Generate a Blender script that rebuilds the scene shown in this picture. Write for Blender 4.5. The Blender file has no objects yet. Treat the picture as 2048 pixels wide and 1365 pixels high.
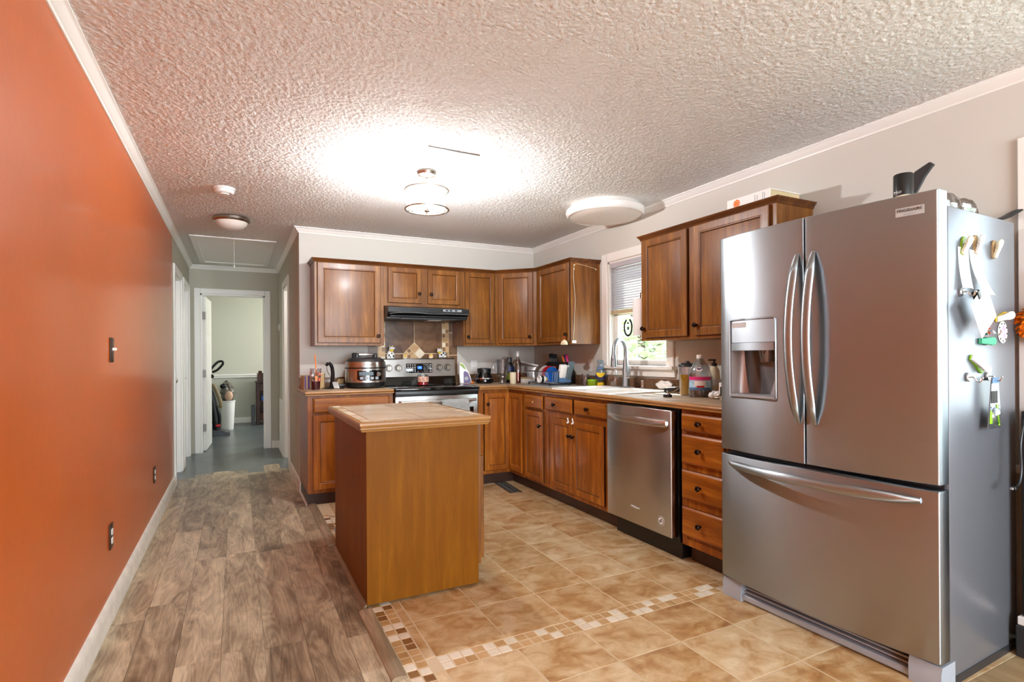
import bpy, bmesh, math, random
from mathutils import Vector, Matrix
random.seed(7)
PI = math.pi
SC = bpy.context.scene
COL = SC.collection

# ------------------------------------------------------------------ camera, world, light, exposure
cd = bpy.data.cameras.new('camera')
cam = bpy.data.objects.new('camera', cd); COL.objects.link(cam)
cd.sensor_width = 36.0
cd.lens = 1084.9 / 2048 * 36.0
cd.shift_y = (712.87 - 682.5) / 2048
cd.clip_start = 0.05
cam.matrix_world = (Matrix.Translation((0, 0, 1.181)) @ Matrix.Rotation(-0.4691, 4, 'Z')
                    @ Matrix.Rotation(PI / 2, 4, 'X') @ Matrix.Rotation(-0.0065, 4, 'Z'))
SC.camera = cam
SC.view_settings.view_transform = 'Standard'
SC.view_settings.look = 'None'
SC.view_settings.gamma = 1.0
SC.view_settings.use_curve_mapping = False
SC.view_settings.exposure = 0.85
SC.cycles.max_bounces = 10
SC.cycles.diffuse_bounces = 5
SC.cycles.transparent_max_bounces = 16
SC.cycles.sample_clamp_indirect = 6.0
SC.cycles.caustics_reflective = False
SC.cycles.caustics_refractive = False

W_ = bpy.data.worlds.new('world'); SC.world = W_; W_.use_nodes = True
wn = W_.node_tree
bg = wn.nodes['Background']
tc = wn.nodes.new('ShaderNodeTexCoord'); sx = wn.nodes.new('ShaderNodeSeparateXYZ'); wr = wn.nodes.new('ShaderNodeValToRGB')
wn.links.new(tc.outputs['Generated'], sx.inputs[0]); wn.links.new(sx.outputs['Z'], wr.inputs[0])
wr.color_ramp.elements[0].position = 0.0; wr.color_ramp.elements[0].color = (0.95, 0.97, 1.0, 1)
wr.color_ramp.elements[1].position = 0.6; wr.color_ramp.elements[1].color = (0.55, 0.74, 1.0, 1)
wn.links.new(wr.outputs[0], bg.inputs[0]); bg.inputs[1].default_value = 3.0


def lamp(name, kind, loc, power, color=(1, 1, 1), size=0.1, size_y=None, rot=(0, 0, 0), spread=None):
    l = bpy.data.lights.new(name, kind); l.energy = power; l.color = color
    o = bpy.data.objects.new(name, l); COL.objects.link(o); o.location = loc; o.rotation_euler = rot
    if kind == 'AREA':
        l.size = size
        if size_y: l.shape = 'RECTANGLE'; l.size_y = size_y
        if spread: l.spread = spread
    elif kind == 'SUN':
        l.angle = size
    else:
        l.shadow_soft_size = size
    return o


XL, XR, YB, H, XE, YE = -0.5225, 2.871, 5.134, 2.339, 0.4946, 7.75
# daylight: the sun outside, sky at the windows; the rear lamp is added fill
lamp('sun', 'SUN', (6, 8, 9), 14.0, (1, .96, .88), 0.02, rot=(math.radians(48), 0, math.radians(150)))
lamp('rear_window_fill', 'AREA', (1.0, -3.45, 1.3), 165, (.78, .90, 1), 2.6, 1.9, rot=(-PI / 2, 0, PI))  # unseen area light added as fill from behind the camera
lamp('sky_in_side_window', 'AREA', (XR + .10, .42, 1.36), 5, (.82, .91, 1), 1.08, 1.24, rot=(PI / 2, 0, PI / 2))
lamp('sky_in_sink_window', 'AREA', (XR + .16, 3.46, 1.58), 6, (.93, .97, 1), .72, .85, rot=(PI / 2, 0, PI / 2))
lamp('sky_in_far_room_window', 'AREA', (2.4, 9.9, 1.6), 34, (1, .99, .95), 1.0, 1.2, rot=(PI / 2, 0, PI / 2))
lamp('washroom_lamp', 'POINT', (1.3, 6.55, 2.1), 22, (1, .98, .95), .1)
lamp('kitchen_fixture_bulbs', 'POINT', (1.06, 3.25, 2.15), 52, (.96, .97, 1), .03)


# ------------------------------------------------------------------ materials
def lin(h):
    h = h.lstrip('#'); v = [int(h[i:i + 2], 16) / 255 for i in (0, 2, 4)]
    return tuple(x / 12.92 if x <= .04045 else ((x + .055) / 1.055) ** 2.4 for x in v) + (1,)


def base(name):
    m = bpy.data.materials.new(name); m.use_nodes = True
    return m, m.node_tree, m.node_tree.nodes['Principled BSDF']


def mat(name, col, rough=.5, metal=0, coat=0, bump=0, bscale=200, spec=None, trans=0, emit=0, ecol=None, aniso=0, alpha=1, var=0, vscale=6):
    m, t, p = base(name)
    c = lin(col) if isinstance(col, str) else tuple(col) + (1,)
    p.inputs['Base Color'].default_value = c
    p.inputs['Roughness'].default_value = rough; p.inputs['Metallic'].default_value = metal
    p.inputs['Coat Weight'].default_value = coat; p.inputs['Coat Roughness'].default_value = .12
    p.inputs['Anisotropic'].default_value = aniso
    if spec is not None: p.inputs['Specular IOR Level'].default_value = spec
    p.inputs['Transmission Weight'].default_value = trans
    p.inputs['Alpha'].default_value = alpha
    if emit:
        p.inputs['Emission Strength'].default_value = emit
        p.inputs['Emission Color'].default_value = lin(ecol) if ecol else c
    if bump or var:
        co = t.nodes.new('ShaderNodeTexCoord')
    if bump:
        n = t.nodes.new('ShaderNodeTexNoise'); n.inputs['Scale'].default_value = bscale; n.inputs['Detail'].default_value = 3
        b = t.nodes.new('ShaderNodeBump'); b.inputs['Distance'].default_value = bump; b.inputs['Strength'].default_value = .6
        t.links.new(co.outputs['Object'], n.inputs['Vector']); t.links.new(n.outputs['Fac'], b.inputs['Height']); t.links.new(b.outputs[0], p.inputs['Normal'])
    if var:
        n = t.nodes.new('ShaderNodeTexNoise'); n.inputs['Scale'].default_value = vscale; n.inputs['Detail'].default_value = 4
        r = t.nodes.new('ShaderNodeMapRange'); r.inputs[1].default_value = .3; r.inputs[2].default_value = .7
        r.inputs[3].default_value = 1 - var; r.inputs[4].default_value = 1 + var
        x = t.nodes.new('ShaderNodeVectorMath'); x.operation = 'SCALE'; x.inputs[0].default_value = c[:3]
        t.links.new(co.outputs['Object'], n.inputs['Vector']); t.links.new(n.outputs['Fac'], r.inputs[0])
        t.links.new(r.outputs[0], x.inputs['Scale']); t.links.new(x.outputs[0], p.inputs['Base Color'])
    return m


def ramp(t, stops):
    r = t.nodes.new('ShaderNodeValToRGB'); e = r.color_ramp.elements
    while len(e) < len(stops): e.new(.5)
    for k, (pos, c) in enumerate(stops):
        e[k].position = pos; e[k].color = lin(c) if isinstance(c, str) else c
    return r


def wood(name, dark, mid, light, axis='z', rough=.3, coat=.4, scale=1.0):
    """stained wood, the grain running along the given axis of the object"""
    m, t, p = base(name)
    co = t.nodes.new('ShaderNodeTexCoord'); mp = t.nodes.new('ShaderNodeMapping')
    s = {'z': (14, 14, 1.1), 'x': (1.1, 14, 14), 'y': (14, 1.1, 14)}[axis]
    mp.inputs['Scale'].default_value = tuple(v * scale for v in s)
    n1 = t.nodes.new('ShaderNodeTexNoise'); n1.inputs['Scale'].default_value = 1.3; n1.inputs['Detail'].default_value = 6; n1.inputs['Distortion'].default_value = .6
    n2 = t.nodes.new('ShaderNodeTexNoise'); n2.inputs['Scale'].default_value = 9; n2.inputs['Detail'].default_value = 3
    n3 = t.nodes.new('ShaderNodeTexNoise'); n3.inputs['Scale'].default_value = 2.2; n3.inputs['Detail'].default_value = 2
    a = t.nodes.new('ShaderNodeMath'); a.operation = 'MULTIPLY_ADD'; a.inputs[1].default_value = .35
    b = t.nodes.new('ShaderNodeMath'); b.operation = 'MULTIPLY_ADD'; b.inputs[1].default_value = .5
    t.links.new(co.outputs['Object'], mp.inputs[0]); t.links.new(mp.outputs[0], n1.inputs[0]); t.links.new(mp.outputs[0], n2.inputs[0]); t.links.new(co.outputs['Object'], n3.inputs[0])
    t.links.new(n2.outputs['Fac'], a.inputs[0]); t.links.new(n1.outputs['Fac'], a.inputs[2])
    t.links.new(n3.outputs['Fac'], b.inputs[0]); t.links.new(a.outputs[0], b.inputs[2])
    r = ramp(t, [(.62, dark), (.9, mid), (1.2 if False else 1.0, light)])
    mr = t.nodes.new('ShaderNodeMapRange'); mr.inputs[1].default_value = .55; mr.inputs[2].default_value = 1.25
    mr.inputs[3].default_value = .3; mr.inputs[4].default_value = 1.1
    t.links.new(b.outputs[0], mr.inputs[0]); t.links.new(mr.outputs[0], r.inputs[0]); t.links.new(r.outputs[0], p.inputs['Base Color'])
    p.inputs['Roughness'].default_value = rough; p.inputs['Specular IOR Level'].default_value = .35; p.inputs['Coat Weight'].default_value = coat; p.inputs['Coat Roughness'].default_value = .2
    bp = t.nodes.new('ShaderNodeBump'); bp.inputs['Distance'].default_value = .0006; bp.inputs['Strength'].default_value = .35
    t.links.new(n2.outputs['Fac'], bp.inputs['Height']); t.links.new(bp.outputs[0], p.inputs['Normal'])
    return m


def popcorn():
    m, t, p = base('popcorn_ceiling')
    p.inputs['Base Color'].default_value = lin('#e3e2df'); p.inputs['Roughness'].default_value = .95; p.inputs['Specular IOR Level'].default_value = .1
    co = t.nodes.new('ShaderNodeTexCoord')
    n = t.nodes.new('ShaderNodeTexNoise'); n.inputs['Scale'].default_value = 120; n.inputs['Detail'].default_value = 4; n.inputs['Roughness'].default_value = .6
    v = t.nodes.new('ShaderNodeTexVoronoi'); v.inputs['Scale'].default_value = 150; v.feature = 'SMOOTH_F1'
    a = t.nodes.new('ShaderNodeMath'); a.operation = 'SUBTRACT'
    b = t.nodes.new('ShaderNodeBump'); b.inputs['Distance'].default_value = .003; b.inputs['Strength'].default_value = .5
    t.links.new(co.outputs['Object'], n.inputs[0]); t.links.new(co.outputs['Object'], v.inputs[0])
    t.links.new(n.outputs['Fac'], a.inputs[0]); t.links.new(v.outputs['Distance'], a.inputs[1])
    t.links.new(a.outputs[0], b.inputs['Height']); t.links.new(b.outputs[0], p.inputs['Normal'])
    return m


def planks_mat():
    m, t, p = base('grey_brown_planks')
    co = t.nodes.new('ShaderNodeTexCoord'); g = t.nodes.new('ShaderNodeNewGeometry')
    sh = t.nodes.new('ShaderNodeVectorMath'); sh.operation = 'MULTIPLY_ADD'
    cm = t.nodes.new('ShaderNodeCombineXYZ')
    k = t.nodes.new('ShaderNodeMath'); k.operation = 'MULTIPLY'; k.inputs[1].default_value = 37
    t.links.new(g.outputs['Random Per Island'], k.inputs[0])
    for i in range(3): t.links.new(k.outputs[0], cm.inputs[i])
    ad = t.nodes.new('ShaderNodeVectorMath'); ad.operation = 'ADD'
    t.links.new(co.outputs['Object'], ad.inputs[0]); t.links.new(cm.outputs[0], ad.inputs[1])
    mp = t.nodes.new('ShaderNodeMapping'); mp.inputs['Scale'].default_value = (12, 1.15, 9)
    t.links.new(ad.outputs[0], mp.inputs[0])
    n0 = t.nodes.new('ShaderNodeTexNoise'); n0.inputs['Scale'].default_value = .9; n0.inputs['Detail'].default_value = 2; n0.inputs['Distortion'].default_value = .4
    t.links.new(mp.outputs[0], n0.inputs[0])
    # rings: the sine of a low noise makes cathedral grain
    f = t.nodes.new('ShaderNodeMath'); f.operation = 'MULTIPLY'; f.inputs[1].default_value = 105
    s = t.nodes.new('ShaderNodeMath'); s.operation = 'SINE'
    t.links.new(n0.outputs['Fac'], f.inputs[0]); t.links.new(f.outputs[0], s.inputs[0])
    mr = t.nodes.new('ShaderNodeMapRange'); mr.inputs[1].default_value = -1; mr.inputs[2].default_value = 1; mr.inputs[3].default_value = -.045; mr.inputs[4].default_value = .045
    t.links.new(s.outputs[0], mr.inputs[0])
    n1 = t.nodes.new('ShaderNodeTexNoise'); n1.inputs['Scale'].default_value = 1.1; n1.inputs['Detail'].default_value = 5; n1.inputs['Roughness'].default_value = .65; n1.inputs['Distortion'].default_value = 1.0
    mp2 = t.nodes.new('ShaderNodeMapping'); mp2.inputs['Scale'].default_value = (9, 2.4, 5)
    t.links.new(ad.outputs[0], mp2.inputs[0]); t.links.new(mp2.outputs[0], n1.inputs[0])
    a1 = t.nodes.new('ShaderNodeMath'); a1.operation = 'ADD'; t.links.new(mr.outputs[0], a1.inputs[0]); t.links.new(n1.outputs['Fac'], a1.inputs[1])
    isl = t.nodes.new('ShaderNodeMapRange'); isl.inputs[3].default_value = -.10; isl.inputs[4].default_value = .10
    t.links.new(g.outputs['Random Per Island'], isl.inputs[0])
    a2 = t.nodes.new('ShaderNodeMath'); a2.operation = 'ADD'; t.links.new(a1.outputs[0], a2.inputs[0]); t.links.new(isl.outputs[0], a2.inputs[1])
    r = ramp(t, [(.22, '#5e4e3c'), (.40, '#8d7b63'), (.54, '#b0a085'), (.72, '#d6c7a8')])
    t.links.new(a2.outputs[0], r.inputs[0]); t.links.new(r.outputs[0], p.inputs['Base Color'])
    p.inputs['Roughness'].default_value = .36; p.inputs['Specular IOR Level'].default_value = .45
    b = t.nodes.new('ShaderNodeBump'); b.inputs['Distance'].default_value = .0008; b.inputs['Strength'].default_value = .5
    t.links.new(a1.outputs[0], b.inputs['Height']); t.links.new(b.outputs[0], p.inputs['Normal'])
    return m


def stone(name, stops, scale=3.0, rough=.35, stretch=(1, 1, 1), shift=True, isl=.08):
    """mottled ceramic; every tile of a mesh has its own cloud"""
    m, t, p = base(name)
    co = t.nodes.new('ShaderNodeTexCoord'); g = t.nodes.new('ShaderNodeNewGeometry')
    k = t.nodes.new('ShaderNodeMath'); k.operation = 'MULTIPLY'; k.inputs[1].default_value = 53 if shift else 0
    cm = t.nodes.new('ShaderNodeCombineXYZ'); ad = t.nodes.new('ShaderNodeVectorMath'); ad.operation = 'ADD'
    t.links.new(g.outputs['Random Per Island'], k.inputs[0])
    for i in range(3): t.links.new(k.outputs[0], cm.inputs[i])
    t.links.new(co.outputs['Object'], ad.inputs[0]); t.links.new(cm.outputs[0], ad.inputs[1])
    mp = t.nodes.new('ShaderNodeMapping'); mp.inputs['Scale'].default_value = stretch; t.links.new(ad.outputs[0], mp.inputs[0])
    n = t.nodes.new('ShaderNodeTexNoise'); n.inputs['Scale'].default_value = scale; n.inputs['Detail'].default_value = 7; n.inputs['Roughness'].default_value = .62; n.inputs['Distortion'].default_value = .5
    t.links.new(mp.outputs[0], n.inputs[0])
    mr = t.nodes.new('ShaderNodeMapRange'); mr.inputs[3].default_value = -isl; mr.inputs[4].default_value = isl
    t.links.new(g.outputs['Random Per Island'], mr.inputs[0])
    a = t.nodes.new('ShaderNodeMath'); a.operation = 'ADD'; t.links.new(n.outputs['Fac'], a.inputs[0]); t.links.new(mr.outputs[0], a.inputs[1])
    r = ramp(t, stops); t.links.new(a.outputs[0], r.inputs[0]); t.links.new(r.outputs[0], p.inputs['Base Color'])
    p.inputs['Roughness'].default_value = rough
    b = t.nodes.new('ShaderNodeBump'); b.inputs['Distance'].default_value = .001; b.inputs['Strength'].default_value = .4
    t.links.new(n.outputs['Fac'], b.inputs['Height']); t.links.new(b.outputs[0], p.inputs['Normal'])
    return m


def brushed(name, col, rough=.3, axis='z'):
    m, t, p = base(name)
    p.inputs['Base Color'].default_value = lin(col); p.inputs['Metallic'].default_value = 1; p.inputs['Roughness'].default_value = rough
    p.inputs['Anisotropic'].default_value = .85; p.inputs['Anisotropic Rotation'].default_value = .25
    co = t.nodes.new('ShaderNodeTexCoord'); mp = t.nodes.new('ShaderNodeMapping')
    mp.inputs['Scale'].default_value = {'x': (3, 900, 900), 'z': (900, 900, 3)}[axis]
    n = t.nodes.new('ShaderNodeTexNoise'); n.inputs['Scale'].default_value = 1; n.inputs['Detail'].default_value = 2
    r = t.nodes.new('ShaderNodeMapRange'); r.inputs[3].default_value = rough - .03; r.inputs[4].default_value = rough + .04
    t.links.new(co.outputs['Object'], mp.inputs[0]); t.links.new(mp.outputs[0], n.inputs[0]); t.links.new(n.outputs['Fac'], r.inputs[0]); t.links.new(r.outputs[0], p.inputs['Roughness'])
    return m


def clear(name, tint='#ffffff', gloss=.12, emit=0):
    """thin clear glass or plastic: mostly see-through with a gloss"""
    m = bpy.data.materials.new(name); m.use_nodes = True; t = m.node_tree
    t.nodes.remove(t.nodes['Principled BSDF']); out = t.nodes['Material Output']
    a = t.nodes.new('ShaderNodeBsdfTransparent'); a.inputs[0].default_value = lin(tint)
    b = t.nodes.new('ShaderNodeBsdfGlossy'); b.inputs['Roughness'].default_value = .05
    fr = t.nodes.new('ShaderNodeLayerWeight'); fr.inputs[0].default_value = .25
    mx = t.nodes.new('ShaderNodeMath'); mx.operation = 'MULTIPLY_ADD'; mx.inputs[1].default_value = .6; mx.inputs[2].default_value = gloss
    x = t.nodes.new('ShaderNodeMixShader')
    t.links.new(fr.outputs['Facing'], mx.inputs[0]); t.links.new(mx.outputs[0], x.inputs[0]); t.links.new(a.outputs[0], x.inputs[1]); t.links.new(b.outputs[0], x.inputs[2])
    last = x
    if emit:
        e = t.nodes.new('ShaderNodeEmission'); e.inputs[1].default_value = emit; e.inputs[0].default_value = (1, .95, .88, 1)
        s = t.nodes.new('ShaderNodeAddShader'); t.links.new(x.outputs[0], s.inputs[0]); t.links.new(e.outputs[0], s.inputs[1]); last = s
    t.links.new(last.outputs[0], out.inputs[0])
    return m


M = dict(
    glaze=mat('dark_glaze', '#4a270d', .4), cornice=wood('dark_cornice_wood', '#512c0f', '#6e4019', '#815022', 'x', .36, .1, 1.5),
    steell=brushed('bright_brushed_steel', '#d6d5d2', .36, 'x'), plabel=mat('pale_label', '#cfd6da', .5),
    smoky=clear('smoky_film', '#9a958e', .2),
    strip=wood('weathered_strip_wood', '#85735b', '#a08c72', '#b5a184', 'y', .45, 0),
    niche=mat('dispenser_grey_metal', '#b3b0ae', .35, .35), hinge=mat('dull_hinge_metal', '#77736c', .45, .6),
    orange=mat('orange_paint', '#c25d20', .36, coat=.25, bump=.0012, bscale=22, var=.05, vscale=2.5),
    beige=mat('beige_wall_paint', '#cdcac1', .7, bump=.0004, bscale=160),
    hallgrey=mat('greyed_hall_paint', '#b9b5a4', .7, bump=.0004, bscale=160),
    farwall=mat('pale_green_white_paint', '#d0d0c2', .7),
    white=mat('white_trim_paint', '#eeece6', .38),
    chipped=mat('worn_white_baseboard', '#e6e0d4', .45, bump=.002, bscale=30, var=.1, vscale=14),
    ceil=popcorn(),
    wood=wood('honey_maple', '#6d4013', '#8a581f', '#9d6a2d', 'z', .36, .12, 1.5),
    woodx=wood('honey_maple_lit_cross', '#85490f', '#a6631b', '#ba792a', 'x', .36, .12, 1.5),  # drawer copy of honey maple, warm lamp light put into its colour
    woodi=wood('island_panel_wood', '#744405', '#7d4c07', '#86540a', 'z', .5, .0, 1.6),
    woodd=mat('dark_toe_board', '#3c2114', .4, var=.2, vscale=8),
    edge=mat('counter_edge_wood', '#a0733f', .34, var=.12, vscale=9),
    redwood=wood('red_brown_furniture_wood', '#2e150c', '#4b2416', '#5f3020', 'z', .4, .1),
    lam=stone('tan_stone_laminate', [(.3, '#8c7256'), (.5, '#b39a7c'), (.7, '#c9b598')], 5, .5, shift=False, isl=0),
    plank=planks_mat(),
    oak=wood('light_oak_laminate', '#957c56', '#b59c74', '#c7b18a', 'y', .4, 0, .7),
    farfloor=stone('blue_grey_floor', [(.3, '#454c4d'), (.5, '#596162'), (.7, '#6d7575')], 1.2, .3, shift=False, isl=0),  # blue-grey floor past the plank ends
    itile=stone('island_tan_tile', [(.28, '#a88d70'), (.5, '#c5af93'), (.72, '#dacab1')], 4.5, .3),
    woodb=wood('honey_maple_lit_base', '#85470e', '#a56019', '#b87729', 'z', .36, .12, 1.5),  # base cabinet copy of honey maple, lamp light put into its colour
    tile=stone('tan_floor_tile', [(.26, '#96683a'), (.42, '#b68f5e'), (.55, '#ccaf84'), (.72, '#dfcba6')], 9, .32, (1, 1.2, 1)),
    grout=mat('tan_grout', '#d0bc9b', .9, bump=.0006),
    mcream=stone('cream_mosaic', [(.3, '#d9ccb2'), (.7, '#efe6d4')], 9, .3),
    mtan=stone('tan_mosaic', [(.3, '#a9834f'), (.7, '#cda97a')], 9, .3),
    mbrown=stone('brown_mosaic', [(.3, '#6d4526'), (.7, '#98703f')], 9, .3),
    wtile=stone('brown_wall_tile', [(.3, '#4d3625'), (.5, '#6c4f38'), (.72, '#89694c')], 7, .22),
    steel=brushed('brushed_steel', '#c9c4bf', .30, 'x'),
    steelv=brushed('brushed_steel_upright', '#a6acb0', .37, 'x'),
    sideg=mat('silver_painted_side', '#8a8e95', .32, .6, bump=.0002, bscale=900),
    chrome=mat('chrome', '#d9d9d9', .12, 1),
    nickel=mat('brushed_nickel', '#b4ada3', .25, 1),
    bronze=mat('dark_bronze_knob', '#2a1a12', .25, .7),
    black=mat('black_plastic', '#121212', .35),
    blackg=mat('black_glass', '#050506', .06, spec=.6),
    dark=mat('dark_grey_plastic', '#2b2c2e', .4),
    grey=mat('grey_plastic', '#9da4ab', .45),
    enamel=mat('white_enamel', '#f1efe9', .16),
    whitep=mat('white_plastic', '#ecebe6', .35),
    paper=mat('white_paper', '#f2f2f0', .8),
    card=mat('kraft_card', '#b89a6c', .8),
    cream=mat('cream_wax', '#eadfbe', .5),
    glass=clear('clear_glass', '#f4faf8', .06),
    cplast=clear('clear_plastic', '#f3f3f5', .10),
    rose=clear('rose_glass', '#f0e6df', .10),
    brownp=mat('brown_plate', '#3a2417', .4),
    red=mat('red', '#c01a1f', .4), blue=mat('blue_plate', '#1d62b8', .35), bluec=mat('speckled_blue_plastic', '#4c7199', .5, var=.15, vscale=120),
    greyb=mat('slate_box', '#5f7078', .5), green=mat('lime_green', '#8ccf1e', .4), olive=mat('green_tub', '#86a51b', .4),
    coral=mat('coral', '#ec6a58', .4), orangep=mat('orange_plastic', '#ef7a1c', .4), purple=mat('purple', '#4d2a6c', .4), pink=mat('pink', '#d9347e', .4),
    yellow=mat('yellow', '#eecb1d', .4), navy=mat('navy', '#23265c', .4), fuzzy=mat('orange_fleece', '#f07d06', .95, bump=.006, bscale=90),
    juice=mat('yellow_juice', '#dcae08', .2, spec=.6), cran=mat('dark_red_juice', '#3b0d10', .15, spec=.6), redj=mat('amber_drink', '#b9381c', .2),
    teal=mat('green_clip', '#1c9a69', .4), foil=mat('silver_foil', '#a5acb2', .25, .9, bump=.004, bscale=60), towel=mat('grey_towel', '#c9cbc7', .95, bump=.003, bscale=140, var=.12, vscale=40),
    slat=mat('grey_blind_slat', '#b9b7bb', .5), rail=mat('cream_blind_rail', '#d8c9a2', .5),
    ltx=mat('dark_lettering', '#3a3532', .5), wtx=mat('white_lettering', '#e8e8ea', .5), lcd=mat('blue_display', '#1b4fd0', .3, emit=1.2, ecol='#2a6cff'),
    lawn=mat('lawn', '#8b9079', .9, var=.3), leaf=mat('leaves', '#d8e2bc', .7, var=.3, vscale=3), bark=mat('bark', '#5d4a38', .9),
    shade=clear('lit_shade_glass', '#ffffff', .05, 3.0), frost=mat('frosted_glass_bowl', '#ece4da', .35),
    beigep=mat('tan_vacuum_hose', '#8d7a58', .5), tank=mat('smoked_tank', '#77735f', .3),
)

M['woodi'].node_tree.nodes['Principled BSDF'].inputs['Specular IOR Level'].default_value = .12

# ------------------------------------------------------------------ mesh helpers
WM = {}


def B(): return bmesh.new()


def box(bm, x0, x1, y0, y1, z0, z1, bev=0, seg=2, mi=0, mx=None):
    m = Matrix.Translation(((x0 + x1) / 2, (y0 + y1) / 2, (z0 + z1) / 2)) @ Matrix.Diagonal((abs(x1 - x0), abs(y1 - y0), abs(z1 - z0), 1))
    r = bmesh.ops.create_cube(bm, size=1, matrix=m); vs = r['verts']
    fs = {f for v in vs for f in v.link_faces}
    for f in fs: f.material_index = mi
    if bev:
        es = list({e for v in vs for e in v.link_edges})
        q = bmesh.ops.bevel(bm, geom=es, offset=bev, segments=seg, affect='EDGES', profile=.5)
        vs = list({v for f in q['faces'] for v in f.verts} | {v for v in vs if v.is_valid})
        for v in vs:
            for f in v.link_faces: f.material_index = mi
    if mx is not None: bmesh.ops.transform(bm, matrix=mx, verts=vs)
    return vs


def AX(axis):
    return {'z': Matrix.Identity(4), 'x': Matrix.Rotation(PI / 2, 4, 'Y'), 'y': Matrix.Rotation(-PI / 2, 4, 'X'), '-y': Matrix.Rotation(PI / 2, 4, 'X')}[axis]


def lathe(bm, prof, at=(0, 0, 0), axis='z', seg=28, sx=1, sy=1, mi=0, mx=None, a0=0, a1=2 * PI):
    """turn the profile [(radius, height)...] about an axis through at"""
    T = Matrix.Translation(at) @ AX(axis)
    if mx is not None: T = mx @ T
    full = abs(a1 - a0 - 2 * PI) < 1e-6
    n = seg if full else seg + 1
    rings = []
    for r, z in prof:
        if r < 1e-6:
            rings.append([bm.verts.new(T @ Vector((0, 0, z)))])
        else:
            rings.append([bm.verts.new(T @ Vector((r * sx * math.cos(a0 + (a1 - a0) * k / seg), r * sy * math.sin(a0 + (a1 - a0) * k / seg), z))) for k in range(n)])
    for a, b in zip(rings, rings[1:]):
        for k in range(seg):
            k2 = (k + 1) % n
            if len(a) == 1 and len(b) == 1: continue
            if len(a) == 1: f = bm.faces.new((a[0], b[k2], b[k]))
            elif len(b) == 1: f = bm.faces.new((a[k], a[k2], b[0]))
            else: f = bm.faces.new((a[k], a[k2], b[k2], b[k]))
            f.material_index = mi


def cyl(bm, at, r, h, axis='z', seg=24, r2=None, mi=0, bev=0, mx=None):
    r2 = r if r2 is None else r2
    b = min(bev, r * .5, h * .45)
    pr = [(0, 0), (r, 0), (r2, h), (0, h)] if not b else [(0, 0), (r - b, 0), (r, b), (r2, h - b), (r2 - b, h), (0, h)]
    lathe(bm, pr, at, axis, seg, mi=mi, mx=mx)


def ball(bm, at, r, sx=1, sy=1, sz=1, seg=16, mi=0, mx=None):
    pr = [(r * math.sin(PI * k / 10), -r * sz * math.cos(PI * k / 10)) for k in range(11)]
    pr[0] = (0, -r * sz); pr[-1] = (0, r * sz)
    lathe(bm, pr, at, 'z', seg, sx, sy, mi, mx)


def smooth_path(pts, n=6):
    pts = [Vector(p) for p in pts]; out = []
    P = [pts[0] * 2 - pts[1]] + pts + [pts[-1] * 2 - pts[-2]]
    for i in range(1, len(P) - 2):
        a, b, c, d = P[i - 1:i + 3]
        for k in range(n):
            t = k / n
            out.append(.5 * ((2 * b) + (c - a) * t + (2 * a - 5 * b + 4 * c - d) * t * t + (3 * b - a - 3 * c + d) * t ** 3))
    out.append(pts[-1]); return out


def tube(bm, pts, r, seg=8, closed=False, mi=0, flat=None, side=None, cap=True):
    """a tube along pts; r a number or a list; flat=(a,b) an elliptic section with its a axis along side"""
    pts = [Vector(p) for p in pts]; n = len(pts); rings = []
    up = None
    for i, p in enumerate(pts):
        q0 = pts[i - 1] if (i or closed) else p; q1 = pts[(i + 1) % n] if (i < n - 1 or closed) else p
        t = (q1 - q0).normalized()
        if side is not None: u = Vector(side) - t * Vector(side).dot(t)
        elif up is None: u = t.orthogonal()
        else: u = up - t * up.dot(t)
        u.normalize(); up = u; w = t.cross(u)
        ra = r[i] if isinstance(r, (list, tuple)) else r
        fa, fb = flat if flat else (1, 1)
        rings.append([bm.verts.new(p + u * (ra * fa * math.cos(2 * PI * k / seg)) + w * (ra * fb * math.sin(2 * PI * k / seg))) for k in range(seg)])
    m = n if closed else n - 1
    for i in range(m):
        a, b = rings[i], rings[(i + 1) % n]
        for k in range(seg):
            f = bm.faces.new((a[k], a[(k + 1) % seg], b[(k + 1) % seg], b[k])); f.material_index = mi
    if cap and not closed:
        bm.faces.new(rings[0][::-1]).material_index = mi; bm.faces.new(rings[-1]).material_index = mi


def prism(bm, poly, d0, d1, plane='xy', mi=0, mx=None):
    """the polygon of (a, b) points given depth d0..d1 along the third axis"""
    def P(a, b, d):
        v = {'xy': (a, b, d), 'xz': (a, d, b), 'yz': (d, a, b)}[plane]
        return Vector(v) if mx is None else mx @ Vector(v)
    A = [bm.verts.new(P(a, b, d0)) for a, b in poly]; Bv = [bm.verts.new(P(a, b, d1)) for a, b in poly]
    n = len(poly)
    fs = [bm.faces.new(A[::-1]), bm.faces.new(Bv)]
    for k in range(n): fs.append(bm.faces.new((A[k], A[(k + 1) % n], Bv[(k + 1) % n], Bv[k])))
    for f in fs: f.material_index = mi


def rrect(x0, x1, z0, z1, r, n=5):
    out = []
    for cx, cz, a in ((x1 - r, z1 - r, 0), (x0 + r, z1 - r, 90), (x0 + r, z0 + r, 180), (x1 - r, z0 + r, 270)):
        for k in range(n + 1):
            t = math.radians(a + 90 * k / n); out.append((cx + r * math.cos(t), cz + r * math.sin(t)))
    return out


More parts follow.
